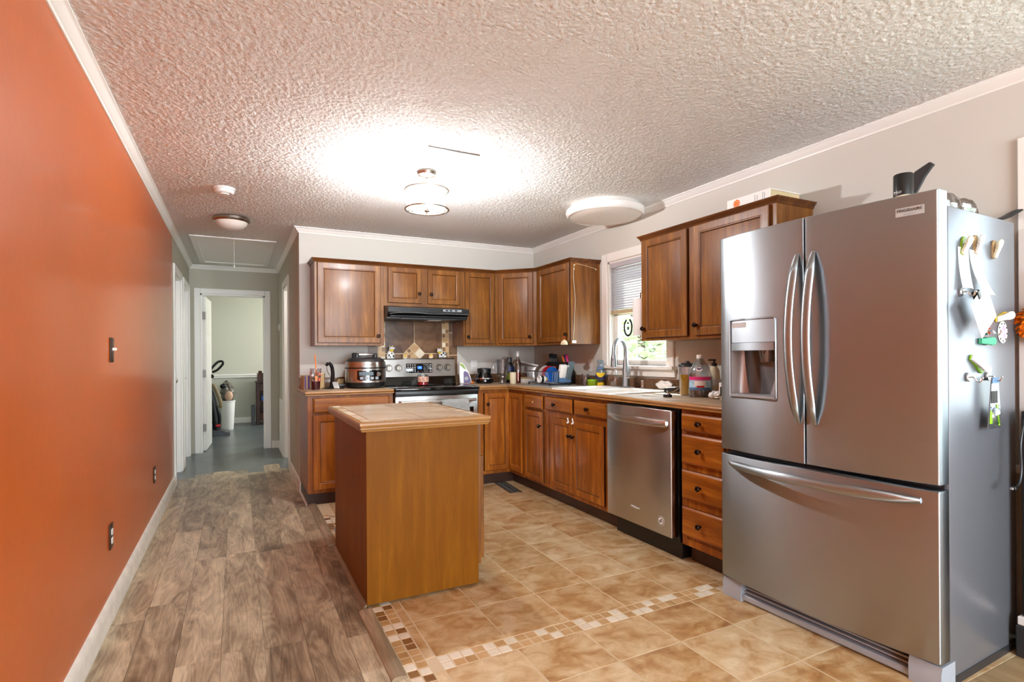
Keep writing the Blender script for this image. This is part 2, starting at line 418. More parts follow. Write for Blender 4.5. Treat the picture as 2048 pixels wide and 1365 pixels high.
def sweep(bm, path, prof, closed=False, mi=0):
    """a moulding: profile [(out, z)] along a plan path [(x, y)], out being to the right of travel, mitred"""
    P = [Vector(p) for p in path]; n = len(P); rows = []
    for i in range(n):
        ds = []
        if i or closed: ds.append((P[i] - P[i - 1]).normalized())
        if i < n - 1 or closed: ds.append((P[(i + 1) % n] - P[i]).normalized())
        ns = [Vector((d.y, -d.x)) for d in ds]
        m = ns[0] if len(ns) == 1 else (ns[0] + ns[1]) / (1 + ns[0].dot(ns[1]))
        rows.append([bm.verts.new((P[i].x + m.x * o, P[i].y + m.y * o, z)) for o, z in prof])
    k = len(prof)
    for i in range(n if closed else n - 1):
        a, b = rows[i], rows[(i + 1) % n]
        for j in range(k):
            f = bm.faces.new((a[j], a[(j + 1) % k], b[(j + 1) % k], b[j])); f.material_index = mi
    if not closed:
        bm.faces.new(rows[0]).material_index = mi; bm.faces.new(rows[-1][::-1]).material_index = mi


def loops(bm, x0, x1, z0, z1, steps, mi=0, alt=()):
    """nested rectangles in the xz plane: steps [(inset, y)...], first open at the back, last capped; alt: steps in the second material"""
    rs = []
    for s, y in steps:
        rs.append([bm.verts.new(c) for c in ((x0 + s, y, z0 + s), (x1 - s, y, z0 + s), (x1 - s, y, z1 - s), (x0 + s, y, z1 - s))])
    for i, (a, b) in enumerate(zip(rs, rs[1:])):
        for k in range(4): bm.faces.new((a[k], a[(k + 1) % 4], b[(k + 1) % 4], b[k])).material_index = 1 if i in alt else mi
    bm.faces.new(rs[-1]).material_index = mi; bm.faces.new(rs[0][::-1]).material_index = mi


def grid(bm, fn, nu, nv, mi=0):
    V = [[bm.verts.new(fn(i / nu, j / nv)) for j in range(nv + 1)] for i in range(nu + 1)]
    for i in range(nu):
        for j in range(nv): bm.faces.new((V[i][j], V[i + 1][j], V[i + 1][j + 1], V[i][j + 1])).material_index = mi


def obj(name, bm, mats, parent=None, angle=35, mx=None, fix=True):
    if mx is not None: bmesh.ops.transform(bm, matrix=mx, verts=bm.verts)
    if fix: bmesh.ops.recalc_face_normals(bm, faces=bm.faces)
    me = bpy.data.meshes.new(name); bm.to_mesh(me); bm.free()
    for k in (mats if isinstance(mats, (list, tuple)) else [mats]): me.materials.append(M[k] if isinstance(k, str) else k)
    if angle:
        me.polygons.foreach_set('use_smooth', [True] * len(me.polygons)); me.set_sharp_from_angle(angle=math.radians(angle))
    o = bpy.data.objects.new(name, me); COL.objects.link(o)
    if parent is not None: o.parent = parent
    return o


def tag(o, label, cat, group=None):
    o['label'] = label; o['category'] = cat
    if group: o['group'] = group
    return o


def thing(name, label, cat, loc=(0, 0, 0), rot=0, group=None):
    o = bpy.data.objects.new(name, None); COL.objects.link(o); o.empty_display_size = .05
    o.location = loc; o.rotation_euler = (0, 0, math.radians(rot))
    return tag(o, label, cat, group)


def struct(name, bm, m, angle=35, **k):
    o = obj(name, bm, m, None, angle, **k); o['kind'] = 'structure'; return o


def text(name, body, size, m, parent, loc, rot, depth=.0006, align='CENTER', sxy=(1, 1)):
    """lettering as a mesh of its own, standing in its parent's frame"""
    c = bpy.data.curves.new(name, 'FONT'); c.body = body; c.size = size; c.extrude = depth; c.align_x = align; c.align_y = 'CENTER'; c.resolution_u = 3
    o = bpy.data.objects.new(name, c); COL.objects.link(o)
    bpy.context.view_layer.update()
    me = bpy.data.meshes.new_from_object(o.evaluated_get(bpy.context.evaluated_depsgraph_get()))
    bpy.data.objects.remove(o); bpy.data.curves.remove(c)
    me.name = name; me.materials.clear(); me.materials.append(M[m])
    from mathutils import Euler
    me.transform(Matrix.Translation(loc) @ Euler(rot).to_matrix().to_4x4() @ Matrix.Diagonal((sxy[0], sxy[1], 1, 1)))
    o = bpy.data.objects.new(name, me); COL.objects.link(o); o.parent = parent
    return o


def copy_thing(root, label, loc, rot=None, group=None):
    r = root.copy(); COL.objects.link(r); r.location = loc
    if rot is not None: r.rotation_euler = (0, 0, math.radians(rot))
    r['label'] = label
    if group: r['group'] = group
    for ch in list(root.children):
        c = ch.copy(); COL.objects.link(c); c.parent = r
        for g in list(ch.children):
            d = g.copy(); COL.objects.link(d); d.parent = c
    return r


# ------------------------------------------------------------------ the shell
Y0 = -3.6          # the wall behind the camera
FY = 11.05         # far room's end wall
T = .12


def wall_x(bm, x0, x1, ya, yb_, holes=()):
    """a wall slab between x0 and x1 running along y, with (y0,y1,z0,z1) openings"""
    y = ya
    for (a, b, c, d) in sorted(holes):
        box(bm, x0, x1, y, a, 0, H)
        if c > 0: box(bm, x0, x1, a, b, 0, c)
        if d < H: box(bm, x0, x1, a, b, d, H)
        y = b
    box(bm, x0, x1, y, yb_, 0, H)


def wall_y(bm, y0, y1, xa, xb, holes=()):
    x = xa
    for (a, b, c, d) in sorted(holes):
        box(bm, x, a, y0, y1, 0, H)
        if c > 0: box(bm, a, b, y0, y1, 0, c)
        if d < H: box(bm, a, b, y0, y1, d, H)
        x = b
    box(bm, x, xb, y0, y1, 0, H)


DH = 2.0
bm = B(); box(bm, XL - T, XL, Y0, 5.80, 0, H); struct('wall_left', bm, 'orange')
bm = B(); wall_x(bm, XL - T, XL, 5.80, YE, [(5.92, 6.60, 0, DH), (6.90, 7.58, 0, DH)]); struct('wall_hall_left', bm, 'hallgrey')
bm = B(); box(bm, XE, XR, YB, YB + T, 0, H); struct('wall_back', bm, 'beige')
bm = B(); wall_x(bm, XE, XE + T, YB + T, YE + T, [(6.22, 6.92, 0, DH)]); struct('wall_hall_right', bm, 'hallgrey')
bm = B(); wall_y(bm, YE, YE + T, XL - T, XE, [(-.405, .325, 0, 1.985)]); struct('wall_hall_end', bm, 'hallgrey')
WIN = (3.09, 3.81, 1.10, 1.985)
WIN2 = (-.12, .96, .72, 2.0)
bm = B(); wall_x(bm, XR, XR + T, Y0, YB + T, [WIN, WIN2]); struct('wall_right', bm, 'beige')
bm = B(); wall_y(bm, Y0 - T, Y0, XL - T, XR + T, [(-.3, 2.3, .3, 2.25)]); struct('wall_behind', bm, 'beige')
# the far room and the washroom beside the hall
bm = B(); box(bm, -2.2, 2.6, FY, FY + T, 0, H); struct('wall_far', bm, 'farwall')
bm = B(); box(bm, -2.3, -2.2, YE + T, FY + T, 0, H); struct('wall_far_left', bm, 'farwall')
bm = B(); wall_x(bm, 2.5, 2.6, YE + T, FY, [(9.3, 10.5, .9, 2.1)]); struct('wall_far_right', bm, 'farwall')
bm = B(); box(bm, XE + T, 2.5, YE, YE + T, 0, H); box(bm, -2.3, XL - T, YE, YE + T, 0, H); struct('wall_far_front', bm, 'farwall')
bm = B(); box(bm, 2.0, 2.1, YB + T, YE, 0, H); struct('wall_washroom', bm, 'white')
bm = B(); box(bm, XL - T, XR + T, Y0 - T, YB + T, H + .001, H + .1); box(bm, XL - T, 2.1, YB + T, YE + T, H + .001, H + .1)
ceil_obj = struct('ceiling', bm, 'ceil')
import numpy as np


def popcorn_sheet(x0, x1, ya, yb_, step, seed):
    """the sprayed grains of the ceiling as real relief, hanging a few millimetres below it"""
    rg = np.random.default_rng(seed)
    nx, ny = int((x1 - x0) / step) + 1, int((yb_ - ya) / step) + 1
    X, Y = np.meshgrid(np.linspace(x0, x1, nx), np.linspace(ya, yb_, ny), indexing='ij')
    Zr = rg.random((nx, ny)) ** 1.6
    Zs = Zr.copy(); Zs[1:-1, 1:-1] = .62 * Zr[1:-1, 1:-1] + .095 * (Zr[:-2, 1:-1] + Zr[2:, 1:-1] + Zr[1:-1, :-2] + Zr[1:-1, 2:])
    Zg = H - .0004 - .0056 * Zs
    X = X + (rg.random((nx, ny)) - .5) * step * .6; Y = Y + (rg.random((nx, ny)) - .5) * step * .6
    X[0, :], X[-1, :], Y[:, 0], Y[:, -1] = x0, x1, ya, yb_
    co = np.stack([X, Y, Zg], -1).reshape(-1, 3).astype(np.float32)
    idx = np.arange(nx * ny).reshape(nx, ny)
    q = np.stack([idx[:-1, :-1], idx[:-1, 1:], idx[1:, 1:], idx[1:, :-1]], -1).reshape(-1, 4).astype(np.int32)
    me = bpy.data.meshes.new('ceiling_texture'); me.vertices.add(len(co)); me.vertices.foreach_set('co', co.ravel())
    me.loops.add(q.size); me.loops.foreach_set('vertex_index', q.ravel())
    me.polygons.add(len(q)); me.polygons.foreach_set('loop_start', np.arange(0, q.size, 4, dtype=np.int32))
    me.polygons.foreach_set('use_smooth', np.ones(len(q), dtype=bool))
    me.update(calc_edges=True); me.materials.append(M['ceil'])
    o = bpy.data.objects.new('ceiling_texture', me); COL.objects.link(o); o.parent = ceil_obj


popcorn_sheet(XL, XR, -.6, YB, .0060, 1)
popcorn_sheet(XL, XE, YB, YE, .012, 2)
bm = B(); box(bm, XL, XR, Y0, -.6, H - .003, H); obj('ceiling_texture', bm, 'ceil', ceil_obj)

bm = B(); box(bm, -2.3, 2.6, YE + T, FY + T, H, H + .1); struct('ceiling_far_room', bm, 'white')

# floors -------------------------------------------------------------
bm = B()
PW, x = .157, XL - T
x = .25 - .157 * 6
k = 0
while x < .52:
    y = Y0 - random.random() * 1.2; yend = 6.15 + .5 * random.random()
    while y < yend:
        L = 1.22
        xa, xb, ya, yb2 = max(x, XL - T), min(x + PW, .56), max(y, Y0), min(y + L, yend)
        if yb2 - ya > .03 and xb - xa > .02: box(bm, xa + .0007, xb - .0007, ya + .0007, yb2 - .0007, -.012, 0)
        y += L
    x += PW; k += 1
y = YB + T
box(bm, XL - T, .56, Y0, 6.9, -.03, -.0045)
struct('floor', bm, 'plank', angle=0)
bm = B(); box(bm, .56, 2.1, YB, YE, -.03, -.0005); struct('floor_washroom', bm, 'farfloor')
bm = B(); box(bm, -2.3, 2.6, YE + .12, FY, -.03, 0); box(bm, XL - T, .56, 6.1, YE + .12, -.004, -.0008); struct('floor_far_room', bm, 'farfloor')
bm = B()
x = .55
while x < XR + T:
    y = Y0 - random.random()
    while y < 1.0:
        ya, yb2 = max(y, Y0), min(y + 1.1, 1.0)
        if yb2 > ya + .02: box(bm, x + .0006, min(x + .19, XR + T) - .0006, ya, yb2 - .001, -.012, 0)
        y += 1.1
    x += .19
box(bm, .55, XR + T, Y0, 1.0, -.03, -.004)
struct('floor_oak', bm, 'oak', angle=0)

# tile floor: grout bed and raised tiles
bm = B()
box(bm, .54, XR, 1.0, YB, -.03, -.0007, mi=0)
g = .0030


def tile(xa, xb, ya, yb_, mi):
    if xb - xa < .012 or yb_ - ya < .012: return
    z = 0
    vs = [bm.verts.new(v) for v in ((xa + g, ya + g, z - .0005), (xb - g, ya + g, z - .0005), (xb - g, yb_ - g, z - .0005), (xa + g, yb_ - g, z - .0005))]
    s = .0015
    ws = [bm.verts.new(v) for v in ((xa + g + s, ya + g + s, z), (xb - g - s, ya + g + s, z), (xb - g - s, yb_ - g - s, z), (xa + g + s, yb_ - g - s, z))]
    us = [bm.verts.new((v.co.x, v.co.y, -.003)) for v in vs]
    for a, b in ((us, vs), (vs, ws)):
        for k in range(4): bm.faces.new((a[k], a[(k + 1) % 4], b[(k + 1) % 4], b[k])).material_index = mi
    bm.faces.new(ws).material_index = mi


mos = [3, 2, 2, 4, 2, 3, 2, 4]
MR0, MR1 = 1.942, 2.040
for j in range(68):                          # two columns of mosaic along the plank floor
    for c in range(2):
        xa = .556 + c * .046; ya = MR0 + j * .0485 - .97
        tile(xa, xa + .046, ya, ya + .0485, random.choice([2, 2, 3, 4, 3]))
for j in range(48):                          # the mosaic row across the room
    for c in range(2):
        tile(.690 + j * .0487, .690 + (j + 1) * .0487, MR0 + c * .049, MR0 + (c + 1) * .049, random.choice([2, 2, 3, 3, 3]))
for j in range(11):                          # the plain border strip beside the mosaic
    tile(.648, .690, MR1 + .285 * j, MR1 + .285 * (j + 1), 1)
    if j < 4: tile(.648, .690, MR0 - .285 * (j + 1), MR0 - .285 * j, 1)
for i in range(7):
    xa = .690 + .3105 * i; xb = min(xa + .3105, XR)
    for j in range(10):
        ya = MR1 + .3135 * j; yb2 = min(ya + .3135, YB)
        if yb2 > ya: tile(xa, xb, ya, yb2, 1)
    for ya, yb2 in ((1.681, MR0), (1.363, 1.681), (1.045, 1.363), (1.0, 1.045)): tile(xa, xb, ya, yb2, 1)
struct('floor_tile', bm, ['grout', 'tile', 'mcream', 'mtan', 'mbrown'], angle=0)

# the ground and trees outside the sink window
bm = B(); box(bm, XR + T + .02, 30, -14, 24, -.9, -.6); struct('ground', bm, 'lawn')


def tree(label, loc, h, r, n, seed):
    t = thing('tree', label, 'tree', loc)
    rnd = random.Random(seed)
    bm = B(); tube(bm, smooth_path([(0, 0, 0), (.05, .03, h * .35), (-.02, .05, h * .7), (0, 0, h * .95)]), [.14 * (1 - .04 * k) for k in range(19)], 8)
    for k in range(5):
        a = rnd.random() * 6.28; z = h * (.3 + .1 * k)
        tube(bm, [(0, 0, z), (math.cos(a) * r * .5, math.sin(a) * r * .5, z + r * .4)], [.05, .02], 6)
    obj('trunk', bm, 'bark', t)
    bm = B()
    for k in range(n):
        d = Vector((rnd.gauss(0, 1), rnd.gauss(0, 1), rnd.gauss(0, 1))).normalized() * r * rnd.random() ** .4
        c = Vector((d.x, d.y, h * .55 + d.z * h * .42 / r))
        q = Matrix.Translation(c) @ Matrix.Rotation(rnd.random() * 6.3, 4, 'Z') @ Matrix.Rotation(rnd.random() * 3, 4, 'X')
        s = .06 + rnd.random() * .07
        bm.faces.new([bm.verts.new(q @ Vector(v)) for v in ((-s, 0, 0), (0, -s * .5, s * .2), (s, 0, 0), (0, s * .5, s * .2))])
    obj('foliage', bm, 'leaf', t, 0, fix=False)
    return t


tree('pale sunlit tree seen through the sink window, beside the horseshoe', (9.0, 10.6, -.6), 4.2, 1.6, 2600, 1)
tree('pale sunlit tree seen low through the sink window, behind the faucet', (8.6, 6.8, -.6), 3.2, 1.4, 2200, 2)
tree('pale distant tree seen through the sink window by the wall cabinet', (14.5, 11.6, -.6), 4.6, 2.2, 2600, 3)

# mouldings -------------------------------------------------------------
crown = [(0, H - .05), (.006, H - .05), (.009, H - .041), (.017, H - .036), (.032, H - .016), (.036, H - .012), (.043, H - .010), (.043, H), (0, H)]
bm = B(); sweep(bm, [(XL, Y0), (XL, YE)], crown); struct('trim_1', bm, 'white')
bm = B(); sweep(bm, [(XL, YE), (XE, YE), (XE, YB), (XR, YB), (XR, Y0)], crown); struct('trim_2', bm, 'white')
bb = [(0, 0), (.016, 0), (.016, .004), (.014, .06), (.011, .082), (.004, .095), (0, .098)]
bbl = [(0, 0), (.018, 0), (.017, .07), (.012, .093), (.005, .102), (0, .105)]
bm = B(); sweep(bm, [(XL, Y0), (XL, 5.84)], bbl); struct('baseboard_left', bm, 'chipped')
bm = B(); sweep(bm, [(XL, 6.66), (XL, 6.84)], bb); struct('baseboard_hall_left', bm, 'chipped')
bm = B(); sweep(bm, [(XE, 6.15), (XE, 5.075)], bb); struct('baseboard_hall_right', bm, 'chipped')
bm = B(); sweep(bm, [(.40, YE), (XE, YE), (XE, 6.99)], bb); struct('baseboard_hall_end', bm, 'chipped')
bm = B(); sweep(bm, [(-2.2, FY), (2.5, FY)], bb); struct('baseboard_far', bm, 'white')
bm = B(); sweep(bm, [(-2.2, FY), (2.5, FY)], [(0, .815), (.012, .815), (.02, .83), (.014, .845), (.022, .868), (.01, .885), (0, .887)]); struct('trim_3', bm, 'white')
bm = B(); sweep(bm, [(XR, Y0), (XR, Y0 + .01)], bb); bm.free()
bm = B(); sweep(bm, [(XR, 1.02), (XR, Y0)], bb); struct('baseboard_right', bm, 'white')


def casing(bm, axis, plane, s, a, b, top, w=.062, t=.016, legs=(1, 1)):
    """door casing on a wall: axis the wall runs along, s the side it stands out to"""
    def bx(a0, a1, z0, z1):
        p0, p1 = (plane, plane + s * t)
        for (u0, u1, tt) in ((a0, a1, t),):
            if axis == 'y': box(bm, min(p0, p1), max(p0, p1), a0, a1, z0, z1, .004, 1)
            else: box(bm, a0, a1, min(p0, p1), max(p0, p1), z0, z1, .004, 1)
    if legs[0]: bx(a - w, a, 0, top + w)
    if legs[1]: bx(b, b + w, 0, top + w)
    bx(a, b, top, top + w)


def jamb(bm, axis, p0, p1, a, b, top):
    d = .018
    if axis == 'y':
        box(bm, p0, p1, a, a + d, 0, top); box(bm, p0, p1, b - d, b, 0, top); box(bm, p0, p1, a, b, top - d, top)
    else:
        box(bm, a, a + d, p0, p1, 0, top); box(bm, b - d, b, p0, p1, 0, top); box(bm, a, b, p0, p1, top - d, top)


def panel_door(bm, W, Hh, th=.035, both=True):
    """a moulded six panel door leaf in its own xz plane, hinge at x = 0"""
    box(bm, 0, W, 0, th, 0, Hh, .002, 1)
    for (z0, z1) in ((.12, .62), (.72, 1.38), (1.48, Hh - .12)):
        for (x0, x1) in ((.09, W / 2 - .04), (W / 2 + .04, W - .09)):
            for yy, sg in ((0, -1), (th, 1)):
                for ins in (0,):
                    p = [(x0, z0), (x1, z0), (x1, z1), (x0, z1)]
                    box(bm, x0, x1, yy - .003, yy + .003, z0, z1, .0025, 1)


for n, (a, b) in enumerate(((5.92, 6.60), (6.90, 7.58))):
    bm = B(); jamb(bm, 'y', XL - T, XL, a, b, DH); casing(bm, 'y', XL, 1, a, b, DH); o = struct('door_%d' % (n + 1), bm, 'white')
    bm = B(); panel_door(bm, b - a - .04, DH - .025); obj('door_leaf', bm, 'white', o, mx=Matrix.Translation((XL - .085, a + .02, .006)) @ Matrix.Rotation(PI / 2, 4, 'Z'))
    bm = B(); ball(bm, (XL - .045, b - .09, .95), .026); cyl(bm, (XL - .09, b - .09, .95), .012, .04, 'x'); obj('door_knob', bm, 'nickel', o)
bm = B(); jamb(bm, 'x', YE, YE + T, -.405, .325, 1.985); casing(bm, 'x', YE, -1, -.405, .325, 1.985, .066, legs=(1, 1)); casing(bm, 'x', YE + T, 1, -.405, .325, 1.985, .066)
d3 = struct('door_3', bm, 'white')
bm = B(); panel_door(bm, .70, 1.955); obj('door_leaf', bm, 'white', d3, mx=Matrix.Translation((-.352, YE + T + .02, .008)) @ Matrix.Rotation(math.radians(87), 4, 'Z'))
for z in (.30, .985, 1.72):
    bm = B(); box(bm, -.387, -.352, YE + T - .013, YE + T + .018, z - .045, z + .045, .002, 1); cyl(bm, (-.385, YE + T + .005, z - .048), .006, .096); obj('hinge', bm, 'hinge', d3)
bm = B(); ball(bm, (-.31, YE + T + .65, .93), .027); cyl(bm, (-.352, YE + T + .65, .93), .012, .03, 'x'); obj('door_knob', bm, 'bronze', d3)
bm = B(); jamb(bm, 'y', XE, XE + T, 6.22, 6.92, DH); casing(bm, 'y', XE, -1, 6.22, 6.92, DH); d4 = struct('door_4', bm, 'white')
bm = B(); panel_door(bm, .66, DH - .03); obj('door_leaf', bm, 'white', d4, mx=Matrix.Translation((XE + T, 6.89, .008)) @ Matrix.Rotation(math.radians(10), 4, 'Z'))

# sink window -------------------------------------------------------------
y0, y1, z0, z1 = WIN
bm = B()
box(bm, XR - .018, XR, y0 - .075, y0, z0 - .01, z1 + .075, .004, 1); box(bm, XR - .018, XR, y1, y1 + .075, z0 - .01, z1 + .075, .004, 1)
box(bm, XR - .02, XR, y0, y1, z1, z1 + .075, .004, 1)
for a, b in ((y0, y0 + .015), (y1 - .015, y1)): box(bm, XR, XR + T, a, b, z0, z1)
box(bm, XR, XR + T, y0, y1, z1 - .015, z1)
w1 = struct('window_1', bm, 'white')
bm = B(); box(bm, XR - .055, XR + .06, y0 - .10, y1 + .10, z0 - .028, z0, .006, 2); box(bm, XR - .02, XR, y0 - .09, y1 + .09, z0 - .085, z0 - .028, .004, 1); obj('window_stool', bm, 'white', w1)
bm = B()
f0, f1 = XR + .05, XR + .085
zm = (z0 + z1) / 2
for a, b, c, d in ((y0 + .015, y0 + .06, z0, z1), (y1 - .06, y1 - .015, z0, z1), (y0, y1, z0, z0 + .045), (y0, y1, z1 - .05, z1), (y0, y1, zm - .02, zm + .02)): box(bm, f0, f1, a, b, c, d, .004, 1)
obj('sash', bm, 'whitep', w1)
for k, (c, d) in enumerate(((z0 + .04, zm - .01), (zm + .01, z1 - .04))):
    bm = B(); box(bm, f0 + .013, f0 + .018, y0 + .05, y1 - .05, c, d); obj('pane', bm, 'glass', w1, 0)
# side window by the fridge and an unseen rear window added for the fill light
y0, y1, z0, z1 = WIN2
bm = B()
for a, b, c, d in ((y0 - .085, y0, z0 - .02, z1 + .06), (y1, y1 + .085, z0 - .02, z1 + .06), (y0, y1, z1, z1 + .06)): box(bm, XR - .018, XR, a, b, c, d, .004, 1)
for a, b, c, d in ((y0, y0 + .05, z0, z1), (y1 - .05, y1, z0, z1), (y0, y1, z0, z0 + .05), (y0, y1, z1 - .05, z1), (y0, y1, 1.34, 1.38)): box(bm, XR + .04, XR + .08, a, b, c, d)
w2 = struct('window_2', bm, 'white')
bm = B(); box(bm, XR - .05, XR + .05, y0 - .1, y1 + .1, z0 - .03, z0, .005, 1); obj('window_stool', bm, 'white', w2)
bm = B(); box(bm, XR + .055, XR + .06, y0 + .03, y1 - .03, z0 + .03, z1 - .03); obj('pane', bm, 'glass', w2, 0)
bm = B()
for a, b, c, d in ((-.3, -.24, .3, 2.25), (2.24, 2.3, .3, 2.25), (.97, 1.03, .3, 2.25), (-.3, 2.3, .3, .36), (-.3, 2.3, 2.19, 2.25)): box(bm, a, b, Y0 - .08, Y0 - .03, c, d)
struct('window_3', bm, 'white')

# blind over the sink window
y0, y1, z0, z1 = WIN
bl = thing('window_blind', 'grey slatted blind half lowered over the sink window', 'blind', (XR + .022, (y0 + y1) / 2, z1))
hw = (y1 - y0) / 2 - .02
bm = B(); box(bm, -.02, .02, -hw, hw, -.055, -.004, .003, 1); obj('valance', bm, 'slat', bl)
zb = -.40
for k in range(17):
    z = -.072 - k * .0208
    bm = B(); prism(bm, [(.012, .013), (.005, .008), (-.003, -.001), (-.009, -.011), (-.0105, -.0105), (-.0045, .0), (.004, .0095), (.011, .0145)], -hw, hw, 'xz'); obj('slat', bm, 'slat', bl, 25, mx=Matrix.Translation((0, 0, z)))
bm = B(); box(bm, -.014, .014, -hw, hw, -.452, -.418, .004, 2); obj('bottom_rail', bm, 'rail', bl)
for y in (-hw + .06, 0, hw - .06):
    bm = B(); cyl(bm, (-.0135, y, -.43), .0009, .38, seg=6); obj('ladder_cord', bm, 'white', bl)
bm = B(); cyl(bm, (-.024, hw - .03, -.72), .003, .68, seg=8); obj('tilt_wand', bm, 'cplast', bl)

hs = thing('horseshoe_ornament', 'dark horseshoe with a star hanging in the sink window', 'ornament', (XR + .042, 3.60, 1.42))
bm = B(); tube(bm, smooth_path([(0, .022, .06), (0, .043, .03), (0, .048, -.01), (0, .034, -.055), (0, 0, -.073), (0, -.034, -.055), (0, -.048, -.01), (0, -.043, .03), (0, -.022, .06)]), .0085, 8, flat=(.6, 1.1), side=(1, 0, 0)); obj('horseshoe', bm, 'black', hs)
bm = B(); prism(bm, [((.020 if k % 2 == 0 else .008) * math.sin(PI * k / 5), (.020 if k % 2 == 0 else .008) * math.cos(PI * k / 5) - .012) for k in range(10)], -.003, .003, 'yz'); ball(bm, (0, 0, .03), .009, seg=10); obj('star', bm, 'black', hs)
bm = B(); cyl(bm, (0, 0, -.01), .0008, .135, seg=6); obj('thread', bm, 'dark', hs)

# ------------------------------------------------------------------ ceiling things
t = thing('ceiling_light', 'lit drum ceiling fixture with a wire frame, glowing above the island', 'ceiling light', (1.06, 3.25, H))
bm = B(); lathe(bm, [(0, 0), (.058, 0), (.062, -.012), (.055, -.03), (.02, -.04), (0, -.04)], seg=28); obj('canopy', bm, 'nickel', t)
bm = B(); cyl(bm, (0, 0, -.11), .006, .08, seg=10); obj('stem', bm, 'nickel', t)
bm = B(); lathe(bm, [(.108, -.235), (.112, -.235), (.112, -.12), (.108, -.12), (.108, -.235)], seg=40); obj('shade', bm, 'shade', t)
for z, n in ((-.12, 'upper'), (-.24, 'lower')):
    bm = B(); tube(bm, [(.132 * math.cos(k * PI / 20), .132 * math.sin(k * PI / 20), z) for k in range(40)], .0055, 8, True, flat=(1, 1.3)); obj('ring', bm, 'nickel', t)
for k in range(3):
    a = 2 * PI * k / 3 + .35
    bm = B(); tube(bm, [(0, 0, -.108), (.09 * math.cos(a), .09 * math.sin(a), -.105), (.132 * math.cos(a), .132 * math.sin(a), -.12), (.132 * math.cos(a), .132 * math.sin(a), -.24), (.02 * math.cos(a), .02 * math.sin(a), -.246)], .0032, 6); obj('frame_rod', bm, 'nickel', t)
bm = B(); lathe(bm, [(0, -.238), (.022, -.24), (.02, -.252), (.008, -.258), (.005, -.268), (0, -.27)], seg=16); obj('finial', bm, 'nickel', t)

t = thing('ceiling_light', 'large round white flush ceiling light, unlit, near the right wall', 'ceiling light', (2.55, 3.42, H))
bm = B(); lathe(bm, [(0, 0), (.27, 0), (.285, -.02), (.302, -.035), (.305, -.055), (.296, -.075), (.285, -.082), (.285, -.07), (.0, -.07)], seg=56); obj('housing', bm, 'enamel', t)
bm = B(); lathe(bm, [(.283, -.072), (.26, -.084), (.15, -.092), (0, -.094)], seg=56); obj('diffuser', bm, 'frost', t)

t = thing('ceiling_light', 'small unlit dome ceiling light with a nickel band at the hall entrance', 'ceiling light', (-.035, 5.02, H))
bm = B(); lathe(bm, [(0, 0), (.125, 0), (.140, -.012), (.140, -.03), (.128, -.043), (.12, -.043), (0, -.03)], seg=40); obj('band', bm, 'nickel', t)
bm = B(); lathe(bm, [(.121, -.042), (.112, -.062), (.085, -.085), (.045, -.1), (0, -.105)], seg=40); obj('glass_bowl', bm, 'frost', t)

t = thing('smoke_detector', 'round white smoke detector on the popcorn ceiling', 'smoke detector', (-.07, 4.17, H))
bm = B(); lathe(bm, [(0, 0), (.066, 0), (.068, -.014), (.06, -.018), (.058, -.034), (.05, -.04), (0, -.04)], seg=32); obj('body', bm, 'whitep', t)
bm = B(); lathe(bm, [(0, -.04), (.028, -.04), (.026, -.046), (0, -.047)], seg=20); obj('test_button', bm, 'whitep', t)
bm = B(); cyl(bm, (.035, -.02, -.0425), .004, .003, seg=8); obj('indicator', bm, 'red', t)

t = thing('attic_hatch', 'framed attic hatch in the hall ceiling with a pull cord', 'attic hatch', (-.02, 6.70, H))
bm = B(); box(bm, -.315, .315, -.78, .70, -.006, 0); obj('panel', bm, 'white', t)
for n, (a, b, c, d) in enumerate(((-.375, -.315, -.84, .76), (.315, .375, -.84, .76), (-.315, .315, -.84, -.78), (-.315, .315, .70, .76))):
    bm = B(); box(bm, a, b, c, d, -.014, 0, .003, 1); obj('frame_board', bm, 'white', t)
bm = B(); cyl(bm, (0, -.70, -.24), .0015, .235, seg=6); obj('pull_cord', bm, 'white', t)
bm = B(); lathe(bm, [(0, 0), (.006, .002), (.007, .02), (.003, .03), (0, .03)], (0, -.70, -.27), seg=10); obj('cord_pull', bm, 'white', t)

bm = B(); prism(bm, [(0, 0), (.10, .003), (.31, .004), (.31, .010), (.10, .011), (.0, .008)], H - .0075, H - .0035, mx=Matrix.Translation((.94, 2.85, 0)))
obj('peeling_seam', bm, 'hinge', ceil_obj)

# ------------------------------------------------------------------ kitchen cabinets
CZ = .914                                        # worktop height


def knob(parent, x, z, y=-.02, m='bronze'):
    bm = B(); lathe(bm, [(0, 0), (.0075, 0), (.006, .008), (.0075, .012), (.0145, .017), (.016, .024), (.011, .031), (0, .033)], (x, y, z), '-y', 20); return obj('knob', bm, m, parent)


def door(parent, x0, x1, z0, z1, kn=None, rail=.052):
    wm = 'woodb' if z0 < 1 else 'wood'
    bm = B()
    loops(bm, x0, x1, z0, z1, [(0, -.0005), (0, -.016), (.004, -.0205), (rail - .008, -.0205), (rail - .004, -.0185), (rail, -.0185), (rail + .004, -.0125), (rail + .0065, -.0105), (rail + .009, -.011)], 0, (0, 5))
    d = obj('door', bm, [wm, 'glaze'], parent, 25)
    if kn: knob(d, *kn)
    return d


def drawer(parent, x0, x1, z0, z1, kn=True, kx=None, m='woodx'):
    bm = B(); loops(bm, x0, x1, z0, z1, [(0, -.0005), (0, -.013), (.004, -.0165), (.011, -.0205), (.013, -.0205)], 0, (0,))
    d = obj('drawer', bm, [m, 'glaze'], parent, 20)
    if kn: knob(d, (x0 + x1) / 2 if kx is None else kx, (z0 + z1) / 2)
    return d


def cab_root(label, loc, rot, cat='cabinet', group=None, name='wall_cabinet'): return thing(name, label, cat, loc, rot, group)


CORN = [(0, -.034), (.004, -.034), (.008, -.022), (.018, -.010), (.022, -.006), (.024, 0), (0, 0)]


